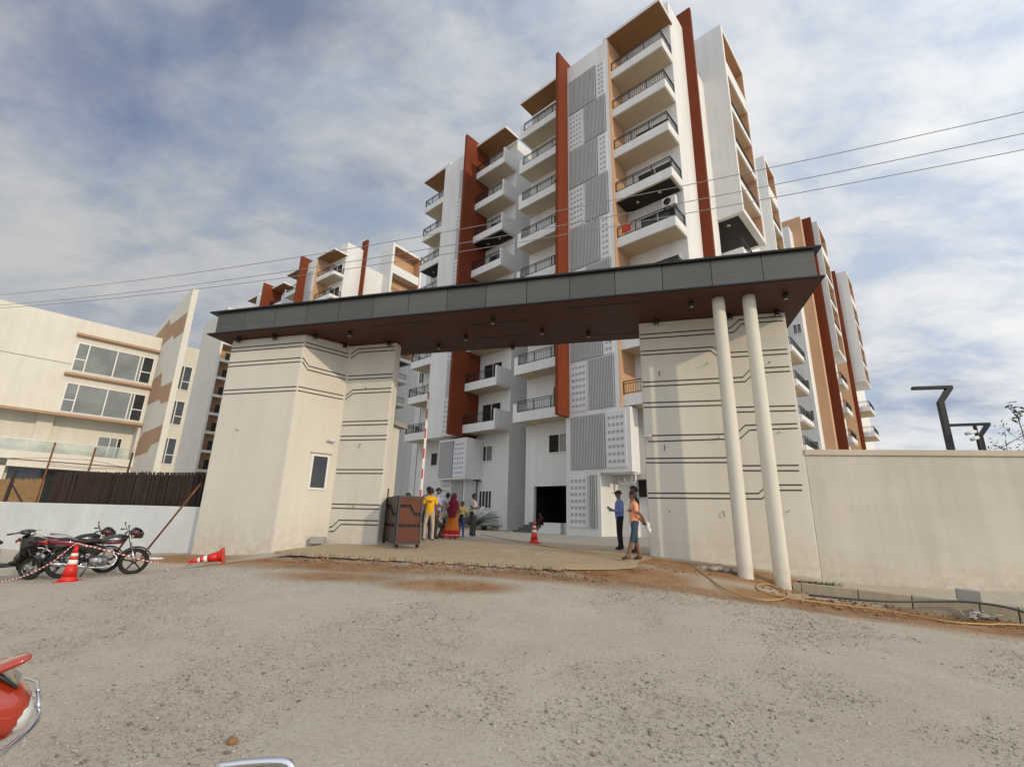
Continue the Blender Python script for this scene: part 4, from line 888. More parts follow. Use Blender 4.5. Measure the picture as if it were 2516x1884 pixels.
for i in range(len(rp_)-1): q.tube([rp_[i], rp_[i+1]], .013, 6, i % 2)
tag(q.build('rope', [MT['redpaint'], MT['boomwhite']]), 'red and white barrier rope strung from the cone past the motorcycles', 'rope')
o = MB().ball((0, 0, 0), .12, 10, 6, sc=(1.5, .8, .35)).ball((.15, .05, 0), .09, 10, 6, sc=(1.3, .8, .4)).build('plastic_bag', MT['camwhite']); o.location = (-10.2, 14.6, gzz(-10.2, 14.6)+.02); tag(o, 'white crumpled plastic bag on the ground under the low wall', 'bag')

# ------------------------------------------------------------------ motorcycles
def arcstrip(mb, cx_, cz_, r0, a0, a1, hw, th=.008, n=14, m=0):
    pts = []
    for i in range(n+1):
        a = R(a0+(a1-a0)*i/n); c, s_ = math.cos(a), math.sin(a)
        for r_, y, in ((r0, -hw), (r0+.02, -hw*.6), (r0+.026, 0), (r0+.02, hw*.6), (r0, hw)): pts.append((cx_+r_*c, y, cz_+r_*s_))
    fs = [(i*5+j, i*5+j+1, i*5+j+6, i*5+j+5) for i in range(n) for j in range(4)]
    b = len(pts); pts2 = [((x-cx_)*(1-th/r0)+cx_, y, (z-cz_)*(1-th/r0)+cz_) for x, y, z in pts]
    mb.add(pts+pts2, fs+[tuple(b+k for k in reversed(f)) for f in fs], m, True)
def wheel(parent, name, x, r=.30, spokes=5, alloy='blackplastic'):
    Mx = Matrix.Translation((x, 0, r)) @ Matrix.Rotation(R(90), 4, 'X')
    w = MB().lathe([(r-.045+.045*math.cos(2*math.pi*i/12), .042*math.sin(2*math.pi*i/12)) for i in range(12)], 36, 0, Mx, closed=True).build('tyre', MT['rubber'], parent)
    w.name = name
    q = MB().lathe([(r-.085, -.022), (r-.065, -.026), (r-.062, .026), (r-.085, .022)], 36, 0, Mx, closed=True).lathe([(.045, -.045), (.05, -.04), (.05, .04), (.045, .045)], 14, 0, Mx)
    for i in range(spokes):
        A = Mx @ Matrix.Rotation(2*math.pi*i/spokes+.4, 4, 'Z')
        q.box(.04, r-.07, -.016, .016, -.010, .010, mat=A)
    q.build('rim', MT[alloy], w); return w
def motorcycle(name, label, loc, rz, body='blackgloss', accent='maroon', group=None, roll=0.0, mirrors='oval', steer=0.0, fork_tint='chrome'):
    t = thing(name, label, 'motorcycle', loc, rz, group); t.rotation_euler = (roll, 0, rz)
    wheel(t, 'front_wheel', .63); wheel(t, 'rear_wheel', -.63, alloy='blackplastic')
    f = MB()
    for y in (-.075, .075): f.tube([(.63, y, .30), (.545, y, .54)], .027, 10).tube([(.545, y, .54), (.42, y, .93)], .018, 10)
    f.build('fork', MT[fork_tint], t)
    q = MB(); arcstrip(q, .63, .30, .325, 25, 165, .065); q.build('front_fender', MT['blackgloss'], t)
    q = MB(); arcstrip(q, -.63, .30, .345, 35, 170, .075); q.build('rear_fender', MT['blackplastic'], t)
    q = MB().tube([(.42, 0, .90), (.30, 0, .62), (.20, 0, .36), (-.20, 0, .30), (-.30, 0, .42), (-.32, 0, .64)], .022, 8).tube([(.40, 0, .82), (.05, 0, .74), (-.9, 0, .72)], .02, 8)
    for y in (-.10, .10): q.tube([(-.22, y, .36), (-.63, y, .30)], .022, 8)
    q.build('frame', MT['blackplastic'], t)
    q = MB()
    for y in (-.12, .12):
        q.tube([(-.63, y, .32), (-.47, y, .66)], .018, 8)
        for i in range(7): q.tube([(-.60+.018*i, y, .385+.038*i), (-.595+.018*i, y, .397+.038*i)], .034, 10)
    q.build('rear_shock', MT['alu'], t)
    e = MB().loft([(.14, 0, .33, .08, .07), (.08, 0, .34, .13, .11), (-.12, 0, .34, .14, .12), (-.22, 0, .36, .10, .09)], 14).lathe([(.075, -.02), (.08, .0), (.08, .02)], 18, 0, Matrix.Translation((-.02, -.14, .34)) @ Matrix.Rotation(R(90), 4, 'X'))
    for i in range(6): e.box(.02, .20, -.085, .085, .45+.024*i, .462+.024*i)
    e.box(.05, .17, -.06, .06, .42, .62); e.build('engine', MT['alu'], t)
    q = MB().tube(smooth3([(.17, -.06, .50), (.27, -.10, .42), (.22, -.13, .26), (.0, -.15, .22), (-.2, -.16, .23)]), .019, 10).tube([(-.2, -.16, .23), (-.28, -.165, .245), (-.72, -.175, .32), (-.80, -.175, .335)], [.024, .042, .046, .036], 12); q.build('exhaust', MT['chrome'], t)
    q = MB().loft([(.40, 0, .84, .03, .03), (.37, 0, .83, .10, .09), (.24, 0, .82, .145, .115), (.06, 0, .80, .14, .10), (-.08, 0, .77, .09, .065), (-.12, 0, .75, .05, .04)], 16); tk = q.build('fuel_tank', MT[body], t)
    q = MB()
    for s_ in (-1, 1):
        q.loft([(.34, s_*.10, .74, .012, .02), (.22, s_*.138, .76, .014, .035), (.08, s_*.134, .77, .014, .028), (-.04, s_*.10, .74, .012, .012)], 10)
    q.build('tank_graphic', MT[accent], tk)
    q = MB()
    for s_ in (-1, 1): q.loft([(.26, s_*.142, .83, .010, .01), (.18, s_*.148, .835, .010, .028), (.05, s_*.142, .825, .010, .012)], 10)
    q.build('tank_badge', MT['silverpaint'], tk)
    MB().loft([(-.06, 0, .80, .06, .03), (-.14, 0, .79, .12, .04), (-.36, 0, .78, .14, .045), (-.50, 0, .81, .135, .045), (-.74, 0, .82, .11, .035), (-.80, 0, .82, .06, .02)], 14).build('seat', MT['seat'], t)
    for s_ in (-1, 1):
        MB().loft([(.0, s_*.10, .60, .012, .05), (-.14, s_*.125, .60, .02, .10), (-.34, s_*.125, .63, .02, .085), (-.46, s_*.11, .68, .012, .03)], 12).build('side_panel', MT[body], t)
        MB().loft([(-.34, s_*.115, .725, .012, .02), (-.55, s_*.115, .735, .02, .055), (-.80, s_*.09, .765, .018, .05), (-1.0, s_*.03, .80, .014, .03)], 12).build('tail_panel', MT[accent], t)
    q = MB().tube(smooth3([(-.5, .13, .82), (-.72, .14, .90), (-.94, .10, .93), (-.98, 0, .935), (-.94, -.10, .93), (-.72, -.14, .90), (-.5, -.13, .82)]), .013, 8); q.build('grab_rail', MT['alu'], t)
    MB().box(-1.03, -.985, -.07, .07, .74, .80).build('tail_lamp', MT['redgloss'], t)
    q = MB().loft([(.40, 0, .94, .06, .05), (.46, 0, .95, .12, .11), (.56, 0, .95, .125, .125), (.66, 0, .92, .10, .09), (.70, 0, .91, .06, .05)], 16); cw = q.build('headlamp_cowl', MT[body], t)
    MB().loft([(.655, 0, .90, .085, .062), (.70, 0, .898, .07, .05), (.715, 0, .897, .03, .02)], 14).build('headlamp', MT['lens'], cw)
    MB().loft([(.45, 0, 1.05, .03, .006), (.52, 0, 1.08, .09, .012), (.60, 0, 1.05, .10, .014), (.66, 0, 1.0, .09, .01)], 12).build('visor', MT['blackgloss'], cw)
    q = MB()
    for s_ in (-1, 1): q.loft([(.60, s_*.125, .96, .006, .02), (.52, s_*.128, .975, .008, .035), (.45, s_*.115, .985, .006, .015)], 8)
    q.build('cowl_graphic', MT[accent], cw)
    hb = MB().tube(smooth3([(.30, -.36, 1.0), (.36, -.22, 1.02), (.41, -.06, .985), (.41, .06, .985), (.36, .22, 1.02), (.30, .36, 1.0)]), .012, 8).build('handlebar', MT['alu'], t)
    for s_ in (-1, 1):
        MB().tube([(.325, s_*.29, 1.012), (.285, s_*.385, .995)], .018, 10).tube([(.37, s_*.24, 1.03), (.36, s_*.36, 1.0)], .006, 6).build('grip', MT['blackplastic'], hb)
        if mirrors == 'oval':
            mr = MB().tube([(.36, s_*.22, 1.02), (.36, s_*.24, 1.07), (.33, s_*.29, 1.11)], .006, 6).ball((.33, s_*.31, 1.145), .05, 12, 8, sc=(.25, 1.0, .75)).build('mirror', MT['blackplastic'], hb)
        MB().ball((.47, s_*.17, .90), .028, 10, 6).build('indicator', MT['hose'], t)
        MB().tube([(-.05, s_*.12, .30), (-.05, s_*.24, .30)], .012, 6).build('footpeg', MT['rubber'], t)
    MB().tube([(-.18, .10, .28), (-.24, .24, .005)], .012, 6).build('side_stand', MT['blackplastic'], t); MB().tube([(-.2, -.10, .27), (-.30, -.13, .03)], .012, 6).build('brake_pedal', MT['blackplastic'], t)
    return t
h1 = R(45)
motorcycle('motorcycle', 'black motorcycle with maroon and silver tank stripes beside the upright cone', (-9.41, 11.73, .055), h1, 'blackgloss', 'maroon', 'motorcycles parked by the low wall', R(5))
motorcycle('motorcycle', 'dark motorcycle parked behind the maroon striped one, nearer the wall', (-10.32, 12.02, .04), R(41), 'blackplastic', 'maroon', 'motorcycles parked by the low wall', R(6))
def scooter(label, loc, rz):
    t = thing('scooter', label, 'scooter', loc, rz); t.rotation_euler = (R(5), 0, rz)
    wheel(t, 'front_wheel', .60, .23, 5, 'alu'); wheel(t, 'rear_wheel', -.60, .23, 5, 'alu')
    q = MB(); arcstrip(q, .60, .23, .25, 10, 175, .07); q.build('front_fender', MT['blackgloss'], t)
    MB().tube([(.60, .06, .23), (.60, .06, .34), (.47, 0, .62), (.40, 0, .92)], .024, 8).build('steering_column', MT['blackplastic'], t)
    MB().loft([(.26, 0, .36, .16, .03), (.40, 0, .40, .22, .06), (.50, 0, .56, .235, .10), (.455, 0, .76, .22, .10), (.40, 0, .88, .14, .05)], 16, 0, 2.6).build('leg_shield', MT['blackgloss'], t)
    MB().loft([(.32, 0, .30, .15, .03), (.10, 0, .28, .17, .035), (-.22, 0, .29, .17, .04)], 12).build('footboard', MT['blackplastic'], t)
    MB().loft([(-.12, 0, .48, .10, .16), (-.24, 0, .50, .17, .20), (-.6, 0, .58, .18, .16), (-.86, 0, .64, .13, .09), (-.95, 0, .66, .06, .04)], 16).build('rear_body', MT['blackgloss'], t)
    MB().loft([(-.10, 0, .74, .09, .03), (-.2, 0, .76, .15, .05), (-.5, 0, .78, .16, .05), (-.84, 0, .80, .11, .035)], 14).build('seat', MT['seat'], t)
    hb = MB().loft([(.30, 0, .98, .05, .03), (.36, 0, 1.0, .17, .05), (.46, 0, .98, .13, .06), (.50, 0, .95, .06, .03)], 14).build('handlebar', MT['blackgloss'], t)
    for s_ in (-1, 1):
        MB().tube([(.36, s_*.15, .99), (.28, s_*.36, .97)], .018, 8).build('grip', MT['rubber'], hb)
        MB().tube([(.41, s_*.18, 1.0), (.40, s_*.35, .99)], .006, 6).build('brake_lever', MT['alu'], hb)
    MB().loft([(.44, 0, .98, .07, .03), (.515, 0, .95, .055, .025)], 12).build('headlamp', MT['lens'], hb)
    MB().tube([(-.45, -.17, .26), (-.9, -.18, .33)], [.04, .05], 10).build('exhaust', MT['blackplastic'], t)
scooter('black scooter cut by the picture edge left of the motorcycles', (-10.98, 11.05, .03), R(8))
red = motorcycle('motorcycle', 'glossy red motorcycle nose with a chrome guard loop in the near corner', (-2.20, 1.47, .0), R(41), 'redgloss', 'redgloss', None, 0.0, mirrors='none')
q = MB().tube(smooth3([(.44, .38, .87), (.60, .32, .89), (.705, .18, .905), (.735, 0, .90), (.705, -.18, .88), (.59, -.33, .85), (.36, -.42, .82)]), .009, 8).tube(smooth3([(.46, .30, .93), (.62, .26, .955), (.70, .13, .965), (.715, .02, .955)]), .007, 6).tube([(.715, .02, .955), (.73, -.02, .90)], .006, 6).tube([(.728, .06, .902), (.62, .04, .86)], .007, 6)
q.build('guard_loop', MT['chrome'], red)
MB().loft([(.42, .04, .97, .05, .012), (.52, -.03, 1.03, .085, .018), (.60, -.09, 1.075, .08, .018), (.655, -.13, 1.10, .05, .014), (.675, -.15, 1.108, .02, .008)], 12).build('fly_screen', MT['redgloss'], red)
own = motorcycle('motorcycle', 'motorcycle below the camera whose chrome rimmed rectangular mirror pokes into the bottom edge', (-.22, .52, 0), R(90), 'blackgloss', 'silverpaint', None, 0.0, mirrors='none')
mr = MB().tube(smooth3([(.655, .215, 1.080), (.655, .24, 1.096), (.655, .35, 1.087), (.655, .372, 1.073), (.655, .372, 1.0), (.655, .36, .985), (.655, .21, .985), (.655, .195, 1.0), (.655, .215, 1.080)], 4), .0085, 8).build('mirror', MT['chrome'], own)
MB().box(.652, .658, .22, .365, .99, 1.072).build('mirror_glass', MT['blackgloss'], mr); MB().tube([(.40, .22, 1.0), (.55, .25, .99), (.65, .27, .99)], .006, 6).build('mirror_stalk', MT['blackplastic'], mr)

# ------------------------------------------------------------------ people
BASE = dict(pelvis=(0, 0, .93), waist=(0, .0, 1.06), chest=(0, 0, 1.26), upper=(0, -.01, 1.39), neck=(0, .0, 1.47), jaw=(0, .03, 1.535), head=(0, .012, 1.605), top=(0, .0, 1.655), nose=(0, .122, 1.575), earL=(-.096, 0, 1.585), earR=(.096, 0, 1.585),
            shL=(-.165, -.01, 1.375), shR=(.165, -.01, 1.375), slL=(-.205, -.01, 1.23), slR=(.205, -.01, 1.23), elL=(-.225, -.02, 1.10), elR=(.225, -.02, 1.10), wrL=(-.235, .05, .86), wrR=(.235, .05, .86), paL=(-.235, .07, .79), paR=(.235, .07, .79),
            hiL=(-.095, 0, .87), hiR=(.095, 0, .87), knL=(-.10, .015, .49), knR=(.10, .015, .49), anL=(-.105, -.02, .085), anR=(.105, -.02, .085), toL=(-.125, .13, .035), toR=(.125, .13, .035), heL=(-.10, -.055, .04), heR=(.10, -.055, .04))
RAD = dict(pelvis=.135, waist=.130, chest=.145, upper=.095, neck=.052, jaw=.068, head=.098, top=.072, nose=.016, earL=.020, earR=.020, shL=.072, shR=.072, slL=.060, slR=.060, elL=.042, elR=.042, wrL=.029, wrR=.029, paL=.034, paR=.034, hiL=.092, hiR=.092, knL=.064, knR=.064, anL=.044, anR=.044, toL=.034, toR=.034, heL=.034, heR=.034)
BONES = [('pelvis', 'waist', 1), ('waist', 'chest', 1), ('chest', 'upper', 1), ('upper', 'neck', 0), ('neck', 'jaw', 0), ('jaw', 'head', 0), ('head', 'top', 0), ('head', 'nose', 0), ('head', 'earL', 0), ('head', 'earR', 0)]
for s_ in 'LR': BONES += [('upper', 'sh'+s_, 1), ('sh'+s_, 'sl'+s_, 1), ('sl'+s_, 'el'+s_, 4), ('el'+s_, 'wr'+s_, 4), ('wr'+s_, 'pa'+s_, 0), ('pelvis', 'hi'+s_, 2), ('hi'+s_, 'kn'+s_, 2), ('kn'+s_, 'an'+s_, 5), ('an'+s_, 'to'+s_, 3), ('an'+s_, 'he'+s_, 3)]
CLOTHS = {}
def cl_(c):
    if c not in CLOTHS: CLOTHS[c] = cloth('cloth', c)
    return CLOTHS[c]
def person(label, loc, rz, h=1.66, shirt=(.3, .3, .3), trousers=(.05, .05, .06), long_sleeve=False, shoe=(.03, .025, .02), pose=None, hair='short', bare_calf=False, rad=None, group=None):
    t = thing('person', label, 'person', loc, rz, group); k = h/1.70
    J = {n: Vector(p)*k for n, p in BASE.items()}
    for n, p in (pose or {}).items(): J[n] = Vector(p)*k
    RR = dict(RAD); RR.update(rad or {})
    names = list(J); idx = {n: i for i, n in enumerate(names)}
    me = bpy.data.meshes.new('tmp'); me.from_pydata([J[n] for n in names], [(idx[a], idx[b]) for a, b, _ in BONES], [])
    o = bpy.data.objects.new('tmp', me); S.collection.objects.link(o)
    sk = o.modifiers.new('skin', 'SKIN'); sk.use_smooth_shade = True; o.modifiers.new('sub', 'SUBSURF').levels = 2; o.modifiers['sub'].render_levels = 2
    for n in names:
        d = me.skin_vertices[0].data[idx[n]]; r_ = RR[n]*k; d.radius = (r_, r_); d.use_root = n == 'pelvis'
    bpy.context.view_layer.update()
    ev = o.evaluated_get(bpy.context.evaluated_depsgraph_get()); m2 = ev.to_mesh()
    V = [v.co.copy() for v in m2.vertices]; F = [list(p.vertices) for p in m2.polygons]; ev.to_mesh_clear()
    bpy.data.objects.remove(o); bpy.data.meshes.remove(me)
    lab = {0: 0, 1: 1, 2: 2, 3: 3, 4: 1 if long_sleeve else 0, 5: 0 if bare_calf else 2}
    segs = [(J[a], J[b], lab[c], .5*(RR[a]+RR[b])*k) for a, b, c in BONES]
    mb = MB(); mb.v = [tuple(v) for v in V]
    for f in F:
        c = sum((V[i] for i in f), Vector())/len(f); best = 1e9; li = 0
        for a, b, l, r_ in segs:
            ab = b-a; tt = max(0, min(1, (c-a).dot(ab)/max(1e-9, ab.length_squared))); d = (c-a-ab*tt).length/r_
            if d < best: best, li = d, l
        mb.f.append(f); mb.m.append(li); mb.sm.append(True)
    for s_, sg in (('L', -1), ('R', 1)):                 # five fingers of different lengths, thumb from the side of the palm
        d = (J['pa'+s_]-J['wr'+s_]).normalized(); a = Vector((0, 1, 0)) - d*d.y
        a = a.normalized() if a.length > .1 else Vector((1, 0, 0)); b = d.cross(a)
        p = J['pa'+s_]
        for i, L in enumerate((.062, .072, .067, .05)):
            q = p + a*(.026-.0175*i)*k + d*.012*k; m_ = q + d*L*.55*k + b*sg*.004*k
            mb.tube([q, m_, m_ + d*L*.42*k - b*sg*.022*k], [.0095*k, .0085*k, .006*k], 6, 0)
        q = p + a*.03*k - d*.02*k; mb.tube([q, q + (a*.030 + d*.018)*k, q + (a*.036 + d*.048)*k], [.011*k, .0095*k, .007*k], 6, 0)
    mb.build('body', [MT['skin'], cl_(shirt), cl_(trousers), cl_(shoe)], t)
    H = J['head']; hd = (J['nose']-J['head']); hd.z = 0; hd.normalize()
    fz = math.atan2(hd.y, hd.x) - math.pi/2
    if hair:
        q = MB().ball((0, 0, 0), .110*k, 16, 12, sc=(.95, 1.06, 1.08)); keep = []
        for f in q.f:
            c = sum((Vector(q.v[i]) for i in f), Vector())/len(f)
            if hair == 'bald': ok = False
            elif hair == 'cap': ok = c.z > .015*k
            else: ok = c.z > .045*k or (c.y < .0 and c.z > -.055*k)
            keep.append(ok)
        q.f, q.m, q.sm = [f for f, z in zip(q.f, keep) if z], [0]*sum(keep), [True]*sum(keep)
        if hair == 'cap': q.loft([(-.075*k, .10*k, .03*k, .05*k, .005*k), (0, .155*k, .022*k, .07*k, .006*k), (.075*k, .10*k, .03*k, .05*k, .005*k)], 10)
        o = q.build('cap' if hair == 'cap' else 'hair', MT['hair'], t); o.location = H + Vector((0, 0, .012*k)); o.rotation_euler = (0, 0, fz)
    e = MB()
    for s_ in (-1, 1): e.ball((s_*.036*k, .088*k, .0), .011*k, 8, 6)
    o = e.build('eye', MT['blackgloss'], t, stuff=True); o.location = H; o.rotation_euler = (0, 0, fz)
    return t
def gpos(x, y):
    v = Vector((x, y, 0)); rel = (v-GO).dot(gn); al = (v-GO).dot(g)
    z = gzz(x, y)
    if drive_poly_inside(al, rel): z = max(drive_z(rel), z+.012)
    return (x, y, z)
GP = 'people standing inside the gate'
y_ = person('person seen from behind in a yellow t-shirt and pale trousers', gpos(-2.72, 17.0), R(8), 1.74, (.80, .44, .012), (.50, .41, .33), pose=dict(elL=(-.25, -.03, 1.11), wrL=(-.29, .02, .88), paL=(-.30, .04, .81), anL=(-.14, -.02, .085), toL=(-.17, .13, .035), heL=(-.13, -.055, .04), anR=(.14, -.02, .085), toR=(.17, .13, .035), heR=(.13, -.055, .04), knL=(-.13, .02, .49), knR=(.13, .02, .49)), rad=dict(waist=.150, pelvis=.145, chest=.158), group=GP)
q = MB()
for z, xs in ((1.315, ((-.09, -.06), (-.05, -.015), (-.005, .02), (.03, .055))), (1.28, ((-.08, -.03), (-.02, .05)))):
    for x0, x1 in xs: q.box(x0, x1, -.162, -.150, z-.011 if z > 1.3 else z-.005, z+.011 if z > 1.3 else z+.005)
q.build('back_print', MT['stripe'], y_, stuff=True)
person('person in a dark cap and blue shirt standing behind the yellow t-shirt', gpos(-2.95, 17.95), R(-165), 1.84, (.10, .13, .32), (.03, .03, .04), True, hair='cap', group=GP)
person('person in a pale blue shirt with dark cap facing right beside the yellow t-shirt', gpos(-2.66, 18.3), R(-80), 1.82, (.34, .42, .62), (.04, .04, .05), hair='cap', pose=dict(elR=(.22, .06, 1.12), wrR=(.15, .28, 1.10), paR=(.12, .34, 1.12)), group=GP)
person('person in a beige shirt bending down beside the yellow t-shirt', gpos(-2.62, 19.2), R(-60), 1.70, (.48, .41, .32), (.05, .04, .035), bare_calf=True, pose=dict(pelvis=(0, -.20, .62), waist=(0, -.12, .73), chest=(0, .06, .86), upper=(0, .17, .93), neck=(0, .24, .98), jaw=(0, .30, 1.02), head=(0, .33, 1.08), top=(0, .34, 1.13), nose=(0, .44, 1.03), earL=(-.096, .33, 1.06), earR=(.096, .33, 1.06), shL=(-.165, .16, .91), shR=(.165, .16, .91), slL=(-.2, .22, .78), slR=(.2, .22, .78), elL=(-.2, .27, .66), elR=(.2, .27, .66), wrL=(-.15, .40, .52), wrR=(.15, .40, .52), paL=(-.14, .45, .46), paR=(.14, .45, .46), hiL=(-.1, -.19, .57), hiR=(.1, -.19, .57), knL=(-.15, .14, .42), knR=(.15, .14, .42)), group=GP)
p_ = person('person in a grey shirt with a dark strap across the back near the potted greenery', gpos(-2.62, 21.0), R(35), 1.78, (.33, .34, .36), (.025, .025, .035), group=GP)
MB().tube([(-.16, -.12, 1.36), (-.05, -.165, 1.22), (.10, -.155, 1.05), (.14, -.05, .98)], .018, 6).build('shoulder_strap', MT['blackplastic'], p_)
p_ = person('person in a light grey shirt and dark trousers reading a paper', gpos(-1.58, 21.9), R(-110), 1.83, (.40, .41, .38), (.03, .032, .036), rad=dict(waist=.15, pelvis=.145, chest=.155), pose=dict(jaw=(0, .05, 1.52), head=(0, .04, 1.59), nose=(0, .15, 1.54), elR=(.24, .08, 1.12), wrR=(.12, .31, 1.14), paR=(.08, .37, 1.16), elL=(-.24, .08, 1.12), wrL=(-.12, .31, 1.14), paL=(-.08, .37, 1.16)), group=GP)
MB().box(-.16, .16, .36, .37, 1.10, 1.30, mat=Matrix.Translation((0, .36, 1.16)) @ Matrix.Rotation(R(-50), 4, 'X') @ Matrix.Translation((0, -.36, -1.12))).build('paper', MT['boomwhite'], p_)
# woman in a sari
s_ = person('person in an orange and red sari with a maroon veil walking away', gpos(-2.14, 19.1), R(-25), 1.68, (.30, .012, .03), (.45, .10, .01), pose=dict(elR=(.22, .03, 1.10), wrR=(.20, .20, 1.0), paR=(.19, .26, 1.0)), group=GP)
q = MB(); nS = 40
def ring(z, rx, ry, ox=0, oy=0, amp=.0): return [(ox+rx*(1+amp*math.sin(j*2*math.pi*10/nS))*math.cos(2*math.pi*j/nS), oy+ry*(1+amp*math.sin(j*2*math.pi*10/nS))*math.sin(2*math.pi*j/nS), z) for j in range(nS)]
def rings(q, rs_, m): 
    b = len(q.v)
    for r_ in rs_: q.v += r_
    for i in range(len(rs_)-1):
        for j in range(nS): q.f.append([b+i*nS+j, b+i*nS+(j+1) % nS, b+(i+1)*nS+(j+1) % nS, b+(i+1)*nS+j]); q.m.append(m); q.sm.append(True)
rings(q, [ring(1.02, .155, .15), ring(.88, .185, .18), ring(.60, .225, .22, 0, -.02, .05), ring(.32, .28, .29, 0, -.05, .07)], 0); rings(q, [ring(.319, .281, .291, 0, -.05, .07), ring(.17, .31, .33, 0, -.07, .08)], 1); rings(q, [ring(.169, .311, .331, 0, -.07, .08), ring(.13, .318, .338, 0, -.075, .08)], 2); rings(q, [ring(.129, .318, .338, 0, -.075, .08), ring(.06, .33, .35, 0, -.08, .08)], 1)
q.build('sari_skirt', [cl_((.62, .16, .012)), cl_((.42, .008, .012)), cl_((.58, .30, .25))], s_)
q = MB(); nS = 24
rings(q, [ring(1.66, .03, .03, 0, -.02), ring(1.645, .085, .09, 0, -.015), ring(1.57, .118, .125, 0, -.028), ring(1.46, .115, .115, 0, -.055), ring(1.37, .19, .14, 0, -.05), ring(1.2, .215, .155, .0, -.055), ring(1.0, .20, .15, .02, -.09, .05), ring(.80, .13, .10, .07, -.20, .08)], 0)
ff_ = [(f, m) for f, m in zip(q.f, q.m) if not (sum(q.v[i][1] for i in f)/4 > .055 and sum(q.v[i][2] for i in f)/4 > 1.3 )]
q.f = [f for f, m in ff_]; q.m = [0]*len(ff_); q.sm = [True]*len(ff_)
q.build('veil', cl_((.16, .006, .022)), s_)
MB().box(.20, .36, .14, .20, .62, .92).build('bag', MT['navy'], s_)
person('person whose dark hair shows over the brown gate leaf', gpos(-3.42, 16.6), R(150), 1.54, (.40, .10, .08), (.04, .04, .05), group=GP)
person('short person in a yellow and white top half hidden behind the sari wearer', gpos(-1.92, 20.4), R(170), 1.42, (.74, .52, .16), (.06, .10, .30), group=GP)
# guard and the boys at the right pier
p_ = person('guard in a blue shirt, black trousers and cap facing left', gpos(3.34, 14.75), R(92), 1.70, (.17, .24, .50), (.008, .008, .010), True, hair='cap', rad=dict(waist=.145, pelvis=.145), pose=dict(elR=(.24, .02, 1.11), wrR=(.13, .22, 1.17), paR=(.10, .28, 1.20), elL=(-.24, .03, 1.10), wrL=(-.13, .22, 1.12), paL=(-.10, .28, 1.13)), group='people beside the right pier')
MB().box(-.03, .03, .30, .31, 1.04, 1.2).build('paper_slip', MT['boomwhite'], p_)
p_ = person('person in an orange t-shirt and rolled jeans holding a white bundle behind the back', gpos(3.10, 12.1), R(88), 1.60, (.82, .36, .21), (.035, .07, .105), shoe=(.05, .03, .025), bare_calf=True, rad=dict(waist=.138, pelvis=.140, chest=.140), pose=dict(elL=(-.23, -.13, 1.12), elR=(.23, -.13, 1.12), wrL=(-.12, -.24, .94), wrR=(.12, -.24, .94), paL=(-.05, -.27, .90), paR=(.05, -.27, .90), knL=(-.11, .10, .50), anL=(-.12, .22, .09), toL=(-.13, .38, .04), heL=(-.12, .18, .04), knR=(.10, -.04, .50), anR=(.11, -.14, .09), toR=(.12, .02, .04), heR=(.11, -.18, .04)), group='people beside the right pier')
MB().box(-.142, .142, .08, .147, 1.17, 1.185).box(-.142, .142, .08, .147, 1.135, 1.15).build('shirt_stripe', MT['stripe'], p_)
MB().ball((0, -.32, .80), .075, 14, 10, sc=(.7, .7, 1.5)).ball((0, -.36, .70), .055, 12, 8, sc=(.7, .8, 1.4)).build('bundle', MT['camwhite'], p_)
person('person in dark clothes with thick hair half hidden behind the orange t-shirt', gpos(3.42, 13.25), R(80), 1.72, (.035, .028, .030), (.03, .03, .035), group='people beside the right pier')
o = person('person in a maroon shawl crouching at the top of the dark porch steps', tuple(bp(-2.65, 2.35, 1.22)), BRZ+R(160), 1.55, (.085, .012, .016), (.06, .012, .015), True, pose=dict(pelvis=(0, 0, .12), waist=(0, .02, .26), chest=(0, .10, .42), upper=(0, .15, .50), neck=(0, .19, .56), jaw=(0, .24, .61), head=(0, .25, .68), top=(0, .25, .73), nose=(0, .36, .65), earL=(-.096, .24, .66), earR=(.096, .24, .66), shL=(-.165, .14, .48), shR=(.165, .14, .48), slL=(-.21, .2, .38), slR=(.21, .2, .38), elL=(-.2, .28, .30), elR=(.2, .28, .30), wrL=(-.1, .40, .30), wrR=(.1, .40, .30), paL=(-.06, .45, .30), paR=(.06, .45, .30), hiL=(-.1, .05, .12), hiR=(.1, .05, .12), knL=(-.14, .36, .34), knR=(.14, .36, .34), anL=(-.12, .42, .03), anR=(.12, .42, .03), toL=(-.13, .56, .02), toR=(.13, .56, .02), heL=(-.12, .38, .02), heR=(.12, .38, .02)))

# ------------------------------------------------------------------ lamps, cameras on a pole, trees and greenery, wires
def lamp(label, loc, zk, rz, arm=1.0, w=.10):
    t = thing('street_lamp', label, 'street lamp', loc, rz, 'bent arm street lamps behind the boundary wall')
    MB().tube([(0, 0, 0), (0, 0, zk), (.30, 0, zk+.42)], w*.88, 4, caps=True, smooth=False, rot=R(45)).build('post', MT['lamp'], t)
    MB().box(-arm, .36, -.07, .07, zk+.39, zk+.48).build('lamp_head', MT['lamp'], t, bevel=.01); return t
lamp('larger charcoal street lamp with bent arm over the boundary wall', (12.31, 13.14, .7), 4.42, R(-14), .62, .11)
lamp('smaller charcoal street lamp behind the camera pole over the boundary wall', (17.0, 16.9, .7), 4.20, R(-22), .95, .11)
t = thing('camera_pole', 'dark pole with two white cameras pointing left over the boundary wall', 'camera pole', (12.73, 12.73, .7), R(-20))
MB().tube([(0, 0, 0), (0, 0, 3.70)], .045, 8).build('pole', MT['lamp'], t)
for k, z in enumerate((3.52, 3.35)):
    MB().tube([(0, -.04, z), (-.10, -.06, z-.02)], .018, 6).tube([(-.06, -.08-.06*k, z-.02), (-.30+.06*k, -.16-.06*k, z-.09)], [.05, .045], 12).build('camera', MT['camwhite'], t)
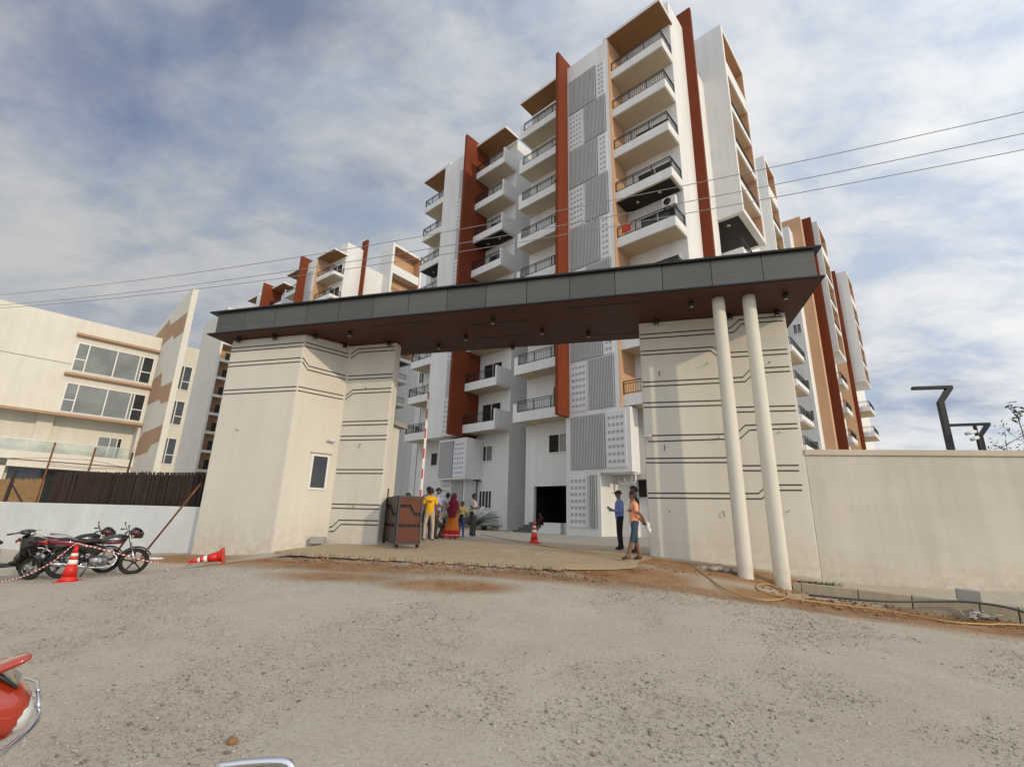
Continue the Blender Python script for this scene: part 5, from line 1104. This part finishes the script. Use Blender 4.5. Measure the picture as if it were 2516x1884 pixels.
def small_tree(label, loc, h, crown, n, seed, spread=.45, leaf=.06):
    r_ = random.Random(seed); t = thing('tree', label, 'tree', loc, 0, 'young trees behind the boundary wall')
    tr = MB().tube([(0, 0, 0), (.02, .01, h*.5), (.0, .03, h)], [.028, .018, .009], 7); tips = []
    for i in range(9):
        a = r_.uniform(0, 6.28); z0 = h*r_.uniform(.78, 1.0); L = r_.uniform(.4, 1.0)*crown
        e = Vector((math.cos(a)*L*spread*1.6, math.sin(a)*L*spread*1.6, z0 + L*.9)); tr.tube([(0, .02, z0), e*.5 + Vector((0, 0, z0*.5-.05)), e], [.007, .005, .003], 4); tips.append(e); tips.append(e*.6 + Vector((0, 0, z0*.4)))
    tr.build('trunk', MT['bark'], t); q = MB()
    for i in range(n):
        c = r_.choice(tips) + Vector((r_.gauss(0, .15), r_.gauss(0, .15), r_.gauss(0, .13)))*crown
        a = Vector((r_.gauss(0, 1), r_.gauss(0, 1), r_.gauss(0, .6))).normalized()*leaf*r_.uniform(.7, 1.4); b = a.cross(Vector((r_.gauss(0, 1), r_.gauss(0, 1), r_.gauss(0, 1)))).normalized()*leaf*.42
        q.add([c-a, c-b, c+a, c+b], [(0, 1, 2, 3)])
    q.build('crown', MT['leafdark' if seed % 2 else 'leaf'], t, stuff=True); return t
small_tree('tallest young tree with a sparse tuft of dark leaves over the boundary wall', (13.33, 12.1, .7), 4.0, .40, 46, 3, .5, .06)
small_tree('low young tree with pale green leaves beside the smaller lamp', (16.0, 15.1, .7), 3.75, .75, 260, 4, .75, .045)
small_tree('low young tree at the right picture edge over the boundary wall', (15.2, 13.9, .7), 3.05, .8, 260, 6, .7, .045)
def frond_plant(label, loc, n, L, seed, kind='leafdark'):
    r_ = random.Random(seed); t = thing('palm_shrub', label, 'shrub', loc, 0, 'palm shrubs by the building'); q = MB()
    for i in range(n):
        a = r_.uniform(0, 6.28); l = L*r_.uniform(.6, 1.1); up_ = r_.uniform(.5, 1.15); pts = []
        for j in range(7):
            s_ = j/6; pts.append(Vector((math.cos(a)*l*.75*s_, math.sin(a)*l*.75*s_, l*up_*(s_-.55*s_*s_)+.1)))
        q.tube(pts, .008, 4)
        for j in range(1, 7):
            for sd_ in (-1, 1):
                for m_ in (0, .5):
                    p = pts[j-1].lerp(pts[j], m_+.5 if m_ == 0 else 1); d = (pts[j]-pts[j-1]).normalized(); sdv = Vector((-math.sin(a), math.cos(a), 0))*sd_
                    e = p + (d*.5 + sdv*.8 + Vector((0, 0, -.25))).normalized()*l*.26*(1.1-j/9); w_ = d*.016
                    q.add([p-w_, p+w_, e], [(0, 1, 2)])
    q.build('frond', MT[kind], t, stuff=True); return t
frond_plant('palm shrub with arching fronds beside the person reading a paper', tuple(bp(-9.0, 2.5, .77)), 40, 2.3, 5, 'leaf')
frond_plant('smaller palm shrub behind the sari wearer', tuple(bp(-10.6, 2.3, .77)), 30, 1.9, 8)
frond_plant('dark green shrub behind the barrier boom', tuple(bp(-13.6, 2.0, .77)), 30, 2.0, 9)
bd = MB().prism([(-13.5, .3), (-7.6, .3), (-7.0, 2.0), (-7.4, 3.3), (-13.5, 2.55)], .70, .86, 0).build('planting_bed', MT['bamboo']); bd.location = BA; bd.rotation_euler = (0, 0, BRZ); tag(bd, 'dry straw coloured planting bed under the palm shrubs', 'planting bed')
t = thing('garden_lamp', 'slim dark garden lamp with a flat top rising behind the reader', 'garden lamp', (-1.50, 22.55, .76))
MB().tube([(0, 0, 0), (0, 0, 2.45)], .03, 8).build('post', MT['lamp'], t); MB().lathe([(.17, 2.45), (.19, 2.47), (.17, 2.51)], 18).build('lamp_head', MT['lamp'], t)
o = MB().box(-.8, .8, -.35, .35, .28, .36).box(-.6, -.45, -.25, .25, 0, .28).box(.45, .6, -.25, .25, 0, .28).build('low_bench', MT['step']); o.location = bp(-6.2, 1.2, .76); o.rotation_euler = (0, 0, BRZ); tag(o, 'low dark slab bench on the paving right of the palm shrub', 'bench')
for (p0, p1, sag), lb in zip((((-19.84, 16.8, 9.34), (9.85, 7.4, 9.5), .55), ((-19.78, 16.87, 8.93), (9.63, 7.3, 8.9), .5), ((-19.77, 16.89, 8.82), (9.9, 7.6, 8.8), .48)), ('highest of the three overhead wires', 'middle of the three overhead wires', 'lowest of the three overhead wires')):
    p0, p1 = Vector(p0), Vector(p1); e0, e1 = p0-(p1-p0)*.45, p1+(p1-p0)*.4; pts = []
    for i in range(41):
        s_ = i/40*1.85-.45; p = p0.lerp(p1, s_) if 0 <= s_ <= 1 else p0 + (p1-p0)*s_; p.z -= sag*4*s_*(1-s_) * (1 if True else 0); pts.append(p)
    tag(MB().tube(pts, .0085, 6).build('overhead_wire', MT['wire']), lb + ' crossing the sky above the gate', 'wire', 'overhead wires')
# a few larger stones and scraps on the lot
for (x, y, r_, lb) in ((-1.92, 3.95, .035, 'fist sized tan stone lying alone on the near gravel'), (-8.2, 12.3, .06, 'pale stone near the fallen cone')):
    q = MB().ball((0, 0, r_*.4), r_, 9, 6, sc=(1.2, .9, .75)); q.v = [(a*(1+rnd.uniform(-.12, .12)), b*(1+rnd.uniform(-.12, .12)), c*(1+rnd.uniform(-.1, .1))) for a, b, c in q.v]
    o = q.build('stone', MT['stonegrey'] if x < -5 else MT['soilclod']); o.location = (x, y, gzz(x, y)); tag(o, lb, 'stone')
